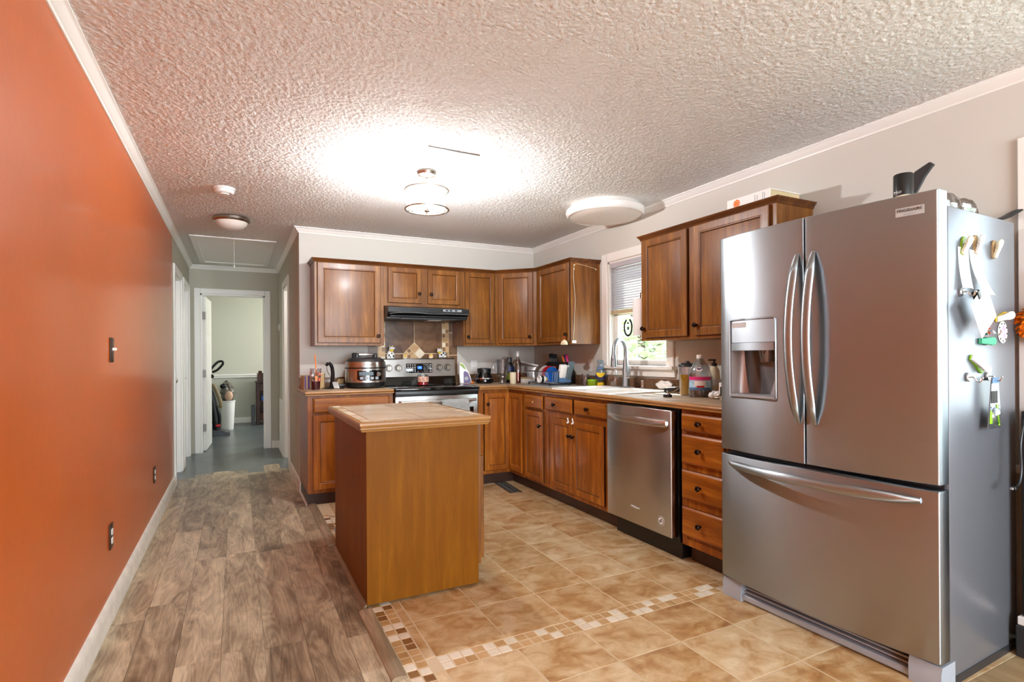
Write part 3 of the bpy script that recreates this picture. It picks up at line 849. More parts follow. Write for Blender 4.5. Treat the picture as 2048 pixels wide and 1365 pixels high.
def cornice(parent, pts, z):
    bm = B(); sweep(bm, pts, [(o, z + dz + .024) for o, dz in CORN]); return obj('cornice', bm, 'cornice', parent)


def carcass(parent, W, D, z0, z1, sink=False):
    wm = 'woodb' if z0 < 1 else 'wood'
    bm = B(); box(bm, 0, W, .019, D, z0, z1 - (.19 if sink else 0), .001, 1); obj('body', bm, wm, parent)
    bm = B()
    for a, b, c, d in ((0, .038, z0, z1), (W - .038, W, z0, z1)): box(bm, a, b, 0, .019, c, d, .0008, 1)
    for c, d in ((z0, z0 + .04), (z1 - .045, z1)): box(bm, .038, W - .038, 0, .019, c, d, .0008, 1)
    box(bm, .03, W - .03, .004, .019, z0 + .03, z1 - .03)
    return obj('face_frame', bm, wm, parent)


ZU0, ZU1 = 1.282, 2.0
UD = .303
yu = YB - UD - .001
# back wall, left to right
c = cab_root('wall cabinet with one wide door above the multi-cooker, its left side bare', (.585, yu, 0), 0)
carcass(c, .585, UD, ZU0, ZU1); door(c, .022, .553, ZU0 + .022, ZU1 - .012, (.528, ZU0 + .085)); cornice(c, [(0, UD), (0, 0), (.585, 0)][::-1], ZU1) if False else cornice(c, [(0, UD), (0, 0), (.585, 0)], ZU1)
c = cab_root('short two door wall cabinet above the range hood', (1.170, yu, 0), 0)
carcass(c, .760, UD, 1.640, ZU1); door(c, .034, .345, 1.668, ZU1 - .012, (.318, 1.755), .044); door(c, .405, .722, 1.668, ZU1 - .012, (.432, 1.755), .044); cornice(c, [(0, 0), (.760, 0)], ZU1)
c = cab_root('narrow single door wall cabinet right of the range hood', (1.930, yu, 0), 0)
carcass(c, .335, UD, ZU0, ZU1); door(c, .014, .318, ZU0 + .022, ZU1 - .012, (.036, ZU0 + .085), .045); cornice(c, [(0, 0), (.335, 0)], ZU1)
# corner cabinet: a five sided box with a diagonal door
cx0, cy0 = 2.266, yu                               # left end of the diagonal
cx1, cy1 = XR - UD - .001, 4.530
c = cab_root('diagonal corner wall cabinet with one door', (cx0, cy0, 0), math.degrees(math.atan2(cy1 - cy0, cx1 - cx0)))
DW_ = math.hypot(cx1 - cx0, cy1 - cy0)
inv = (Matrix.Translation((cx0, cy0, 0)) @ Matrix.Rotation(math.atan2(cy1 - cy0, cx1 - cx0), 4, 'Z')).inverted()
pl = [(cx0 + .0005, cy0 + .0), (cx1, cy1 + .0005), (XR - .001, cy1 + .0005), (XR - .001, YB - .001), (cx0 + .0005, YB - .001)]
bm = B(); prism(bm, [((inv @ Vector((a, b, 0))).x, (inv @ Vector((a, b, 0))).y + (.002 if k < 2 else 0)) for k, (a, b) in enumerate(pl)], ZU0, ZU1); obj('body', bm, 'wood', c)
bm = B()
for a, b, z0, z1 in ((.002, .038, ZU0, ZU1), (DW_ - .038, DW_ - .002, ZU0, ZU1), (.038, DW_ - .038, ZU0, ZU0 + .03), (.038, DW_ - .038, ZU1 - .02, ZU1)): box(bm, a, b, -.003, .002, z0, z1)
obj('face_frame', bm, 'wood', c)
door(c, .040, DW_ - .036, ZU0 + .022, ZU1 - .012, (DW_ - .062, ZU0 + .085), .05); cornice(c, [(.004, 0), (DW_ - .004, 0)], ZU1)
# right wall
xu = XR - UD - .001
c = cab_root('single door wall cabinet left of the sink window, its bare end toward the camera', (xu, 4.529, 0), -90)
carcass(c, .597, UD, ZU0, ZU1); door(c, .040, .585, ZU0 + .022, ZU1 - .012, (.562, ZU0 + .085)); cornice(c, [(.005, 0), (.597, 0), (.597, UD)], ZU1)
cord_cab = c
c = cab_root('tall two door wall cabinet right of the sink window, under the thick book', (xu, 3.022, 0), -90)
carcass(c, 1.085, UD, ZU0, ZU1); bm = B(); box(bm, .455, .52, -.0005, .019, ZU0, ZU1); obj('center_stile', bm, 'wood', c)
door(c, .030, .452, ZU0 + .022, ZU1 - .012, (.052, ZU0 + .085)); door(c, .512, 1.050, ZU0 + .022, ZU1 - .012, (.536, ZU0 + .085)); cornice(c, [(0, UD), (0, 0), (1.085, 0), (1.085, UD)], ZU1)

# base cabinets -------------------------------------------------------------
BD = .608; ZB0, ZB1 = .105, .874
yb = YB - BD - .001; xb = XR - BD - .001


def base_cab(label, loc, rot, W, toe=True, D=BD, toe_in=.07, sink=False):
    c = thing('base_cabinet', label, 'cabinet', loc, rot); carcass(c, W, D, ZB0, ZB1, sink)
    if toe:
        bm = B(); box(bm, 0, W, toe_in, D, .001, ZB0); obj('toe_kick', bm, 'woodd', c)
    return c


c = base_cab('base cabinet with one drawer left of the range, at the hall corner', (.492, yb, 0), 0, .676)
drawer(c, .040, .640, .742, .858, False); door(c, .036, .335, .135, .722, None); door(c, .341, .640, .135, .722, (.37, .64))
bm = B(); sweep(bm, [(0, BD), (0, .07)][::-1], [(-.012, .001), (0, .001), (0, .016), (-.006, .015)]); obj('shoe_molding', bm, 'whitep', c)
# lazy susan corner: two leaves folded at the inner corner
c = thing('base_cabinet', 'corner base cabinet with a folding two leaf door right of the range', 'cabinet', (1.946, yb, 0))
LX = xb - 1.946; LY = yb - 4.215
bm = B(); prism(bm, [(0, 0.019), (LX + .019, .019), (LX + .019, -LY), (XR - .001 - 1.946, -LY), (XR - .001 - 1.946, BD), (0, BD)], ZB0, ZB1); obj('body', bm, 'woodb', c)
bm = B()
box(bm, 0, .05, 0, .019, ZB0, ZB1); box(bm, .05, LX + .002, .006, .019, ZB1 - .03, ZB1); box(bm, .05, LX + .002, .0, .019, ZB0, ZB0 + .03)
box(bm, LX, LX + .019, -LY, -LY + .032, ZB0, ZB1); box(bm, LX + .006, LX + .019, -LY + .03, 0, ZB1 - .03, ZB1); box(bm, LX, LX + .019, -LY + .03, 0, ZB0, ZB0 + .03)
obj('face_frame', bm, 'woodb', c)
d = door(c, .056, LX - .006, .137, .845, (.082, .745), .046)
bm = B(); loops(bm, .0, LY - .042, .137, .845, [(0, -.0005), (0, -.016), (.004, -.0205), (.038, -.0205), (.042, -.0185), (.046, -.0185), (.053, -.011), (.055, -.011)])
obj('door', bm, 'woodb', c, 25, mx=Matrix.Translation((LX, -.006, 0)) @ Matrix.Rotation(-PI / 2, 4, 'Z'))
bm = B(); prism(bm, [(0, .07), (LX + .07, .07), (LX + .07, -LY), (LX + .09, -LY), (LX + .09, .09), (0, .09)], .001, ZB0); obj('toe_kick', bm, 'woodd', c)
c = base_cab('narrow base cabinet with a knobless drawer over one door, beside the corner', (xb, 4.214, 0), -90, .370)
drawer(c, .014, .336, .736, .846, False); bm = B(); cyl(bm, (.175, -.0205, .79), .006, .003, '-y', 12); obj('bare_mark', bm, 'cream', c)
door(c, .016, .336, .130, .716, (.305, .60), .046)
c = base_cab('sink base cabinet with two false drawers and two doors', (xb, 3.843, 0), -90, .832, sink=True)
drawer(c, .004, .404, .742, .850, True, .165); drawer(c, .430, .836 - .004, .742, .850, True, .62)
door(c, .088, .408, .140, .690, (.385, .575), .05); door(c, .446 - .032, .800, .140, .690, (.437, .575), .05)
for k, x in enumerate((.360, .425)):
    bm = B(); box(bm, x - .006, x + .006, -.027, -.0205, .670, .712, .003, 2, mx=Matrix.Translation((x, 0, .69)) @ Matrix.Rotation(math.radians(-18), 4, 'Y') @ Matrix.Translation((-x, 0, -.69))); box(bm, x - .009, x + .009, -.034, -.0265, .666, .680, .003, 2)
    o = obj('child_latch', bm, 'whitep', c)
c = base_cab('drawer base cabinet with four drawers between dishwasher and refrigerator', (xb, 2.325, 0), -90, .325)
for z0, z1 in ((.755, .852), (.572, .735), (.372, .534), (.164, .326)): drawer(c, .012, .312, z0, z1, True, .155)

# worktops -------------------------------------------------------------
EDGE = [(0, .876), (.010, .876), (.016, .880), (.016, .886), (.012, .889), (.018, .893), (.021, .900), (.018, .908), (.010, .912), (0, .912)]


def worktop(label, tops, edge, splash):
    t = thing('countertop', label, 'countertop')
    bm = B()
    for a, b, c_, d in tops: box(bm, a, b, c_, d, .876, CZ)
    obj('top', bm, 'lam', t, 0)
    bm = B(); sweep(bm, edge, EDGE); obj('edge_trim', bm, 'edge', t)
    bm = B()
    for a, b, c_, d in splash: box(bm, a, b, c_, d, CZ, CZ + .088, .004, 2)
    obj('backsplash', bm, 'wtile', t)
    return t


OV = .018
worktop('short tan countertop left of the range, under the multi-cooker', [(.490, 1.168, yb - OV, YB - .001)], [(.490, YB - .001), (.490, yb - OV), (1.168, yb - OV)], [(.490, 1.091, YB - .018, YB - .001)])
SX0, SX1, SY0, SY1 = 2.265, 2.785, 2.975, 3.765
worktop('long corner countertop around the sink, ending at the refrigerator',
        [(1.946, XR - .001, yb - OV, YB - .001), (xb - OV, SX0, 2.0, yb - OV), (SX1, XR - .001, 2.0, yb - OV), (SX0, SX1, SY1, yb - OV), (SX0, SX1, 2.0, SY0)],
        [(1.946, yb - OV), (xb - OV, yb - OV), (xb - OV, 2.0)], [(1.982, XR - .019, YB - .018, YB - .001), (XR - .018, XR - .001, 2.0, YB - .001)])

# wall tiles behind the range -------------------------------------------------------------
bm = B()
bx0, bx1, bz0, bz1 = 1.091, 1.979, CZ, 1.64
yt = YB - .001
box(bm, bx0, bx1, yt - .006, yt, bz0, bz1, mi=0)


def wt(pts, mi, h=.0085):
    c_ = Vector((sum(p[0] for p in pts) / len(pts), sum(p[1] for p in pts) / len(pts)))
    prism(bm, [tuple(c_ + (Vector(p) - c_) * (1 - .004 / max(.02, (Vector(p) - c_).length))) for p in pts], yt - h, yt - .004, 'xz', mi)


def wr(a, b, c_, d, mi): wt([(a, c_), (b, c_), (b, d), (a, d)], mi)


xc = 1.535
for s in (-1, 1):
    for z in (.90, 1.195, 1.42):
        a, b = sorted((xc + s * .354, xc + s * .444)); wr(a, b, max(bz0, z), min(z + (.295 if z < 1 else .225), bz1), 1)
    for k in range(16):
        z = bz0 + k * .0452
        for q in range(1, 2):
            if k % 3 == 1:
                a, b = sorted((xc + s * .285, xc + s * .319)); wr(a, b, z, z + .0452, 4); a, b = sorted((xc + s * .319, xc + s * .354)); wr(a, b, z, z + .0452, 3)
            elif k % 3 == 2:
                a, b = sorted((xc + s * .285, xc + s * .319)); wr(a, b, z, z + .0452, 2); a, b = sorted((xc + s * .319, xc + s * .354)); wr(a, b, z, z + .0452, 4)
            else:
                a, b = sorted((xc + s * .285, xc + s * .354)); wr(a, b, z, z + .0452, 3)
    a, b = sorted((xc, xc + s * .285))
    wt([(xc + s * .285, 1.212), (xc + s * .285, bz1), (xc, bz1), (xc, 1.318), (xc + s * .106, 1.212)], 1)
    wt([(xc + s * .285, bz0), (xc + s * .285, 1.212), (xc + s * .106, 1.212), (xc, 1.106), (xc, bz0)], 3 if False else 1)
dm = .053
for i in range(2):
    for j in range(2):
        cxx = xc + (i - j) * dm / 1.0; czz = 1.212 + (i + j - 1) * dm
        if (i, j) == (0, 1):
            for p, q in ((0, 0), (1, 0), (0, 1), (1, 1)):
                ux = cxx + (p - q) * dm / 2; uz = czz + (p + q - 1) * dm / 2
                wt([(ux, uz - dm / 2), (ux + dm / 2, uz), (ux, uz + dm / 2), (ux - dm / 2, uz)], 4 if (p + q) % 2 == 0 else 3)
        else:
            wt([(cxx, czz - dm), (cxx + dm, czz), (cxx, czz + dm), (cxx - dm, czz)], 3 if (i, j) == (1, 1) else 2 if (i, j) == (1, 0) else 3)
struct('wall_back_tile', bm, ['grout', 'wtile', 'mcream', 'mtan', 'mbrown'], 0)

# range hood -------------------------------------------------------------
t = thing('range_hood', 'black range hood under the short wall cabinet', 'range hood', (1.172, YB - .001, 0))
bm = B(); prism(bm, [(0, 1.638), (-.30, 1.638), (-.455, 1.615), (-.455, 1.575), (-.40, 1.535), (-.40, 1.52), (0, 1.52)], 0.0, .756, 'yz'); obj('shell', bm, 'black', t, 20)
bm = B(); box(bm, .02, .736, -.452, -.40, 1.538, 1.545, .001, 1); box(bm, .12, .64, -.414, -.404, 1.515, 1.532, .002, 1); obj('visor', bm, 'dark', t)
bm = B(); prism(bm, [(-.3015, 1.640), (-.457, 1.617), (-.457, 1.612), (-.3015, 1.634)], .005, .750, 'yz'); obj('band', bm, 'dark', t)
bm = B(); box(bm, .50, .68, -.458, -.452, 1.590, 1.610, .001, 1); obj('switch_panel', bm, 'grey', t)
for x in (.535, .575, .625):
    bm = B(); box(bm, x - .012, x + .012, -.462, -.457, 1.595, 1.606, .001, 1); obj('switch', bm, 'black', t)
bm = B(); tube(bm, smooth_path([(.01, -.458, 1.56), (.1, -.459, 1.570), (.25, -.459, 1.572), (.4, -.459, 1.566), (.56, -.459, 1.570), (.745, -.459, 1.568)]), .0035, 6); obj('worn_edge_tape', bm, 'foil', t)
bm = B(); box(bm, .40, .53, -.33, -.2, 1.514, 1.520, .002, 1); obj('lamp_lens', bm, 'whitep', t)

# range -------------------------------------------------------------
t = thing('range', 'stainless electric range with a black glass top', 'range', (1.172, YB - .001, 0))
RW = .762
bm = B(); box(bm, .004, RW - .004, -.60, -.012, .06, .893, .003, 1); obj('body', bm, 'black', t)
bm = B(); box(bm, .002, RW - .002, -.668, -.09, .893, .917, .006, 2); obj('cooktop', bm, 'blackg', t)
bm = B(); box(bm, .002, RW - .002, -.664, -.60, .850, .892, .006, 2); obj('front_trim', bm, 'black', t)
for x, y, r in ((.2, -.5, .1), (.2, -.24, .075), (.56, -.5, .085), (.56, -.24, .1)):
    bm = B(); lathe(bm, [(r - .003, 0), (r, .0004), (r + .003, 0)], (x, y, .9171), seg=40); obj('burner_ring', bm, 'dark', t)
bm = B(); prism(bm, [(-.09, .917), (-.012, .917), (-.012, 1.0), (-.075, 1.0)], .004, RW - .004, 'yz'); obj('backguard_base', bm, 'blackg', t)
bm = B(); prism(bm, [(-.078, .992), (-.012, .992), (-.012, 1.166), (-.052, 1.166), (-.062, 1.155)], .004, RW - .004, 'yz'); obj('backguard', bm, 'steell', t, 20)
tilt = math.atan2(.016, .163)
mxg = Matrix.Translation((0, -.0705, 1.072)) @ Matrix.Rotation(-tilt, 4, 'X')
bm = B(); box(bm, .262, .520, -.003, .003, -.045, .045, .002, 2, mx=mxg); cp = obj('control_panel', bm, 'blackg', t)
bm = B(); box(bm, .375, .418, -.0042, -.002, -.010, .018, .001, 1, mx=mxg); obj('display', bm, 'lcd', cp)
text('display_digits', '88', .016, 'wtx', cp, tuple(mxg @ Vector((.397, -.0046, .004))), (PI / 2 - tilt, 0, 0), .0002)
for j, z in enumerate((.03, .010, -.010, -.030)):
    for i in range(4):
        bm = B(); box(bm, .275 + i * .023, .287 + i * .023, -.0040, -.002, z - .003, z + .003, mx=mxg); obj('touch_key', bm, 'wtx', cp)
        if i < 3: bm = B(); box(bm, .436 + i * .018, .444 + i * .018, -.0040, -.002, z - .003, z + .003, mx=mxg); obj('touch_key', bm, 'wtx', cp)
        else: bm = B(); box(bm, .495, .512, -.0040, -.002, z - .003, z + .003, mx=mxg); obj('touch_key', bm, 'wtx', cp)
for x in (.095, .187, .595, .680):
    bm = B(); cyl(bm, (x, -.0765, 1.075), .034, .008, '-y', 28, .031, bev=.002); cyl(bm, (x, -.0845, 1.075), .026, .02, '-y', 28, .023, bev=.003); box(bm, x - .004, x + .004, -.1075, -.103, 1.052, 1.098, .002, 1)
    k = obj('burner_knob', bm, 'nickel', t)
bm = B(); box(bm, .006, RW - .006, -.648, -.60, .235, .845, .006, 2); od = obj('oven_door', bm, 'steell', t)
bm = B(); box(bm, .05, RW - .05, -.652, -.647, .30, .735, .004, 2); obj('oven_window', bm, 'blackg', od)
bm = B(); tube(bm, [(.04, -.652, .800), (.045, -.695, .800), (RW / 2, -.700, .800), (RW - .045, -.695, .800), (RW - .04, -.652, .800)], .012, 12, flat=(1, 1)); obj('handle', bm, 'steell', od)
bm = B(); box(bm, .006, RW - .006, -.642, -.60, .075, .228, .005, 2); obj('storage_drawer', bm, 'steel', t)
bm = B(); box(bm, .03, RW - .03, -.56, -.08, .0, .075); obj('plinth', bm, 'black', t)

tw = thing('dish_towel', 'grey marbled dish towel hung over the oven door handle', 'towel', (1.172 + .52, YB - .701, 0))
def twf(u, v):
    x = (u - .5) * .25 + .004 * math.sin(9 * v)
    s = v * .46
    w = .003 * math.sin(u * 14 + v * 3)
    if s < .23: return Vector((x, -.016 - w - .004, .80 - .23 + s))
    if s < .27:
        a = (s - .23) / .04 * PI; return Vector((x, -.018 * math.cos(a) - w, .80 + .016 * math.sin(a)))
    return Vector((x * .97, .019 + w * .5, .80 - (s - .27)))
bm = B(); grid(bm, twf, 20, 40)
bmesh.ops.solidify(bm, geom=bm.faces[:], thickness=.003)
obj('cloth', bm, 'towel', tw, 60)

# dishwasher -------------------------------------------------------------
t = thing('dishwasher', 'stainless dishwasher under the long countertop', 'dishwasher', (2.209, 2.958, 0), -90)
bm = B(); box(bm, .004, .606, .062, .63, .10, .868); obj('tub', bm, 'black', t)
bm = B(); box(bm, 0, .602, .0, .055, .130, .862, .006, 3); dd = obj('door', bm, 'steel', t)
bm = B(); box(bm, .002, .600, .055, .063, .132, .860); obj('door_gasket', bm, 'dark', t)
bm = B()
tube(bm, [(.034, .0, .785)] + [(.036 + .534 * k / 14, -.006 - .040 * math.sin(PI * k / 14) ** .7, .785) for k in range(15)] + [(.572, 0, .785)], .0225, 12, flat=(1, .5), side=(0, 0, 1)); obj('handle', bm, 'steel', dd)
bm = B(); cyl(bm, (.515, .0, .21), .027, .0012, '-y', 32); bd = obj('round_badge', bm, 'whitep', dd)
bm = B(); lathe(bm, [(.021, 0), (.0245, 0), (.0245, .0008), (.021, .0008), (.021, 0)], (.515, -.0011, .21), '-y', 32); obj('badge_ring', bm, 'ltx', bd)
bm = B(); box(bm, .500, .528, -.002, -.001, .211, .217, .0004, 1, mx=Matrix.Translation((.514, 0, .212)) @ Matrix.Rotation(-.5, 4, 'Y') @ Matrix.Translation((-.514, 0, -.212))); box(bm, .502, .530, -.002, -.001, .201, .206, .0004, 1, mx=Matrix.Translation((.514, 0, .204)) @ Matrix.Rotation(-.5, 4, 'Y') @ Matrix.Translation((-.514, 0, -.204))); obj('badge_mark', bm, 'ltx', bd)
text('lettering', 'Whirlpool', .019, 'wtx', dd, (.285, -.0006, .235), (PI / 2, 0, 0))
bm = B(); box(bm, .004, .606, .075, .60, .002, .10, .003, 1); obj('kick_plate', bm, 'black', t)
for x in (.04, .57):
    bm = B(); cyl(bm, (x, .10, 0), .012, .1, seg=10); obj('levelling_leg', bm, 'black', t)

# island -------------------------------------------------------------
t = thing('kitchen_island', 'freestanding wooden island with a tiled top', 'island', (.5406, 2.580, 0))
IW, IL, IH = .585, .916, .845
bm = B(); box(bm, 0, IW - .018, .001, IL, .012, IH, .0015, 1); box(bm, IW - .09, IW - .075, 0.03, IL - .03, 0, .1); obj('body', bm, 'woodi', t)
bm = B(); box(bm, IW - .018, IW + .002, .012, IL, .105, IH, .001, 1); obj('front_stiles', bm, 'wood', t)
for a, b in ((.02, .45), (.465, .895)):
    bm = B(); loops(bm, a, b, .13, .66, [(0, -.0005), (0, -.016), (.004, -.0205), (.044, -.0205), (.052, -.012), (.054, -.012)]); obj('door', bm, 'wood', t, 25, mx=Matrix.Translation((IW + .002, 0, 0)) @ Matrix.Rotation(PI / 2, 4, 'Z'))
bm = B(); box(bm, -.003, .002, .001, IL, .0, .85, .001, 1); obj('side_panel', bm, 'woodi', t)
tp = B()
box(tp, -.022, IW + .022, -.022, IL + .022, IH, .872, mi=0)
gg = .0025


def it(a, b, c_, d, mi):
    prism(tp, [(a + gg, c_ + gg), (b - gg, c_ + gg), (b - gg, d - gg), (a + gg, d - gg)], .871, .8765, 'xy', mi)


a0, a1, b0, b1 = -.020, IW + .020, -.020, IL + .020
s = .048
nx = 12; ny = 19
for i in range(nx):
    xa = a0 + (a1 - a0) * i / nx; xb_ = a0 + (a1 - a0) * (i + 1) / nx
    for yy in ((b0, b0 + s), (b1 - s, b1)): it(xa, xb_, yy[0], yy[1], random.choice([1, 1, 2, 3, 1, 3]))
for j in range(ny):
    ya = b0 + s + (b1 - b0 - 2 * s) * j / ny; yb2 = b0 + s + (b1 - b0 - 2 * s) * (j + 1) / ny
    for xx in ((a0, a0 + s), (a1 - s, a1)): it(xx[0], xx[1], ya, yb2, random.choice([1, 2, 2, 3, 3, 2]))
for i in range(2):
    for j in range(3):
        xa = a0 + s + (a1 - a0 - 2 * s) * i / 2; xb_ = a0 + s + (a1 - a0 - 2 * s) * (i + 1) / 2
        ya = b0 + s + (b1 - b0 - 2 * s) * j / 3; yb2 = b0 + s + (b1 - b0 - 2 * s) * (j + 1) / 3
        it(xa, xb_, ya, yb2, 1)
obj('tiled_top', tp, ['grout', 'itile', 'mcream', 'mtan'], t, 0)
bm = B(); sweep(bm, [(-.022, -.022), (-.022, IL + .022), (IW + .022, IL + .022), (IW + .022, -.022)][::-1], [(0, .832), (.006, .832), (.010, .842), (.014, .846), (.014, .850), (.010, .853), (.015, .858), (.017, .866), (.014, .874), (.006, .8775), (0, .8775)], True); obj('edge_trim', bm, 'edge', t)
bm = B(); sweep(bm, [(0, 0), (0, IL)], [(-.022, .001), (-.004, .001), (-.004, .018), (-.012, .017), (-.02, .009)]); obj('shoe_molding', bm, 'strip', t)

# floor strips and vents -------------------------------------------------------------
strip = [(-.030, 0), (.030, 0), (.030, .004), (.022, .011), (0, .014), (-.022, .011), (-.030, .004)]
bm = B(); sweep(bm, [(.524, 1.955), (.524, 2.555)], strip)
tag(obj('transition_strip', bm, 'strip', None), 'worn wood transition strip on the floor in front of the island, its end rounded', 'floor strip', 'transition strips')
bm = B(); sweep(bm, [(.530, 3.53), (.530, 4.60)], strip)
tag(obj('transition_strip', bm, 'strip', None), 'grey wood transition strip between the island and the base cabinet at the hall', 'floor strip', 'transition strips')


def vent(label, loc, L, Wd, rot, m):
    t = thing('floor_vent', label, 'floor vent', loc, rot, 'floor vents')
    bm = B()
    for a, b, c_, d in ((-L / 2, L / 2, -Wd / 2, -Wd / 2 + .012), (-L / 2, L / 2, Wd / 2 - .012, Wd / 2), (-L / 2, -L / 2 + .012, -Wd / 2, Wd / 2), (L / 2 - .012, L / 2, -Wd / 2, Wd / 2)): box(bm, a, b, c_, d, .0, .005, .0015, 1)
    obj('frame', bm, m, t)
    bm = B(); n = 14
    for k in range(1, n): box(bm, -L / 2 + L * k / n - .004, -L / 2 + L * k / n + .004, -Wd / 2 + .01, Wd / 2 - .01, .001, .004)
    box(bm, -L / 2, L / 2, -.004, .004, .001, .0045); obj('louvre_grille', bm, m, t)
    bm = B(); box(bm, -L / 2 + .005, L / 2 - .005, -Wd / 2 + .005, Wd / 2 - .005, .0002, .0009); obj('well_shade', bm, 'black', t)  # black sheet standing in for the shade below the louvres
    return t


vent('bronze floor vent on the tiles in front of the corner cabinet', (2.165, 4.375, 0), .42, .115, 84, 'nickel')
vent('grey floor vent half hidden behind the island', (.66, 3.72, 0), .32, .15, 92, 'grey')

# ------------------------------------------------------------------ refrigerator
t = thing('refrigerator', 'stainless french door refrigerator with a bottom freezer drawer', 'refrigerator', (2.038, 1.840, 0), -88.11)
FR = t
FW = .8795
bow = .036


def fy(x): return -bow * (1 - ((x - FW / 2) / (FW / 2)) ** 2) if 0 <= x <= FW else 0


def bowed(bm, x0, x1, z0, z1, d, hole=None, e=.006):
    """a door slab with a gently bowed front, rounded edges, and an opening for the dispenser"""
    xs = [x0, x0 + e * .4, x0 + e] + [x0 + e + (x1 - x0 - 2 * e) * k / 14 for k in range(1, 14)] + [x1 - e, x1 - e * .4, x1]
    zs = [z0, z0 + e * .4, z0 + e, z1 - e, z1 - e * .4, z1]
    if hole:
        xs = sorted(set([x for x in xs if abs(x - hole[0]) > .004 and abs(x - hole[1]) > .004] + [hole[0], hole[1]])); zs = sorted(zs + [hole[2], hole[3]])

    def yy(x, z):
        dx = min(x - x0, x1 - x); dz = min(z - z0, z1 - z); r = 0
        for q in (dx, dz):
            if q < e: r = max(r, e * .75 * (1 - math.sqrt(max(0, 1 - (1 - q / e) ** 2))))
        return fy(x) + r
    V = {}
    for i, x in enumerate(xs):
        for j, z in enumerate(zs): V[i, j] = bm.verts.new((x, yy(x, z), z))
    for i in range(len(xs) - 1):
        for j in range(len(zs) - 1):
            if hole and xs[i] >= hole[0] - 1e-5 and xs[i + 1] <= hole[1] + 1e-5 and zs[j] >= hole[2] - 1e-5 and zs[j + 1] <= hole[3] + 1e-5: continue
            bm.faces.new((V[i, j], V[i + 1, j], V[i + 1, j + 1], V[i, j + 1]))
    rim = [(i, 0) for i in range(len(xs))] + [(len(xs) - 1, j) for j in range(1, len(zs))] + [(i, len(zs) - 1) for i in range(len(xs) - 2, -1, -1)] + [(0, j) for j in range(len(zs) - 2, 0, -1)]
    Bk = [bm.verts.new((xs[i], d, zs[j])) for i, j in rim]
    for k in range(len(rim)):
        k2 = (k + 1) % len(rim); bm.faces.new((V[rim[k]], Bk[k], Bk[k2], V[rim[k2]]))
    bm.faces.new(Bk)


bm = B(); box(bm, .004, FW - .004, .078, .60, .075, 1.682, .004, 2); obj('case', bm, 'sideg', t)
bm = B(); box(bm, .012, FW - .012, .062, .079, .15, 1.70); obj('door_gasket', bm, 'dark', t)
mid = .4395
HO = (.064, .306, .992, 1.336)
bm = B(); bowed(bm, 0, mid - .003, .742, 1.727, .062, HO); dl = obj('left_door', bm, 'steelv', t, 40)
bm = B(); bowed(bm, mid + .003, FW, .742, 1.727, .062); dr = obj('right_door', bm, 'steelv', t, 40)
bm = B(); bowed(bm, 0, FW, .146, .722, .062); fd = obj('freezer_drawer', bm, 'steelv', t, 40)
# dispenser
yA = fy(.17) + .001
bm = B(); grid(bm, lambda u, v: Vector((HO[0] + (HO[1] - HO[0]) * u, fy(HO[0] + (HO[1] - HO[0]) * u) + .003, 1.236 + (HO[3] - 1.236) * v)), 6, 1)
ret = bmesh.ops.extrude_face_region(bm, geom=bm.faces[:]); bmesh.ops.translate(bm, vec=(0, .02, 0), verts=[v for v in ret['geom'] if isinstance(v, bmesh.types.BMVert)])
dp = obj('dispenser_panel', bm, 'steelv', dl, 40)
bm = B(); grid(bm, lambda u, v: Vector((HO[0] + .004 + .085 * u, fy(HO[0] + .004 + .085 * u) + .0024, 1.304 + .022 * v)), 3, 1); obj('panel_label', bm, 'plabel', dl, 40)
bm = B()
prism(bm, [(HO[0] + .004, fy(HO[0]) - .001), (.185, fy(.185) - .010), (HO[1] - .004, fy(HO[1]) - .001), (HO[1] - .004, .035), (HO[0] + .004, .035)], 1.200, 1.234, 'xy'); obj('dispenser_lip', bm, 'steelv', dl, 40)
bm = B()
def cav(u, v):
    a = PI * u; x = (HO[0] + HO[1]) / 2 - (HO[1] - HO[0]) / 2 * math.cos(a) * (1 if True else 1)
    return Vector((x, fy(x) + .003 + .105 * math.sin(a) ** .6 * (1 - .18 * (1 - v)) , HO[2] + (1.202 - HO[2]) * v))
grid(bm, cav, 20, 4)
obj('dispenser_niche', bm, 'niche', dl, 60)
bm = B(); prism(bm, [(HO[0] + .001, fy(HO[0]) - .003)] + [(HO[0] + (HO[1] - HO[0]) * k / 8, fy(HO[0] + (HO[1] - HO[0]) * k / 8) - .004 - .004 * math.sin(PI * k / 8)) for k in range(1, 8)] + [(HO[1] - .001, fy(HO[1]) - .003), (HO[1] - .001, .02), (.25, .09), (.12, .09), (HO[0] + .001, .02)], HO[2] + .0, HO[2] + .012, 'xy'); obj('drip_tray', bm, 'grey', dl)
bm = B(); lathe(bm, [(.030, 0), (.022, -.05), (.020, -.055), (.016, -.05), (.018, 0)], (.228, .020, 1.202), seg=20, sx=1.1); obj('ice_chute', bm, 'cplast', dl)
bm = B(); box(bm, .256, .291, .015, .045, 1.15, 1.2, .004, 2); lathe(bm, [(0, 0), (.014, 0), (.014, -.05), (0, -.05)], (.276, .025, 1.15), seg=16); obj('water_paddle', bm, 'dark', dl)
# frame strip round the opening
bm = B()
ring = rrect(HO[0] - .004, HO[1] + .004, HO[2] - .004, HO[3] + .004, .010, 4)
tube(bm, [(x, fy(x) - .0015, z) for x, z in ring], .0035, 6, True); obj('dispenser_frame', bm, 'steelv', dl)


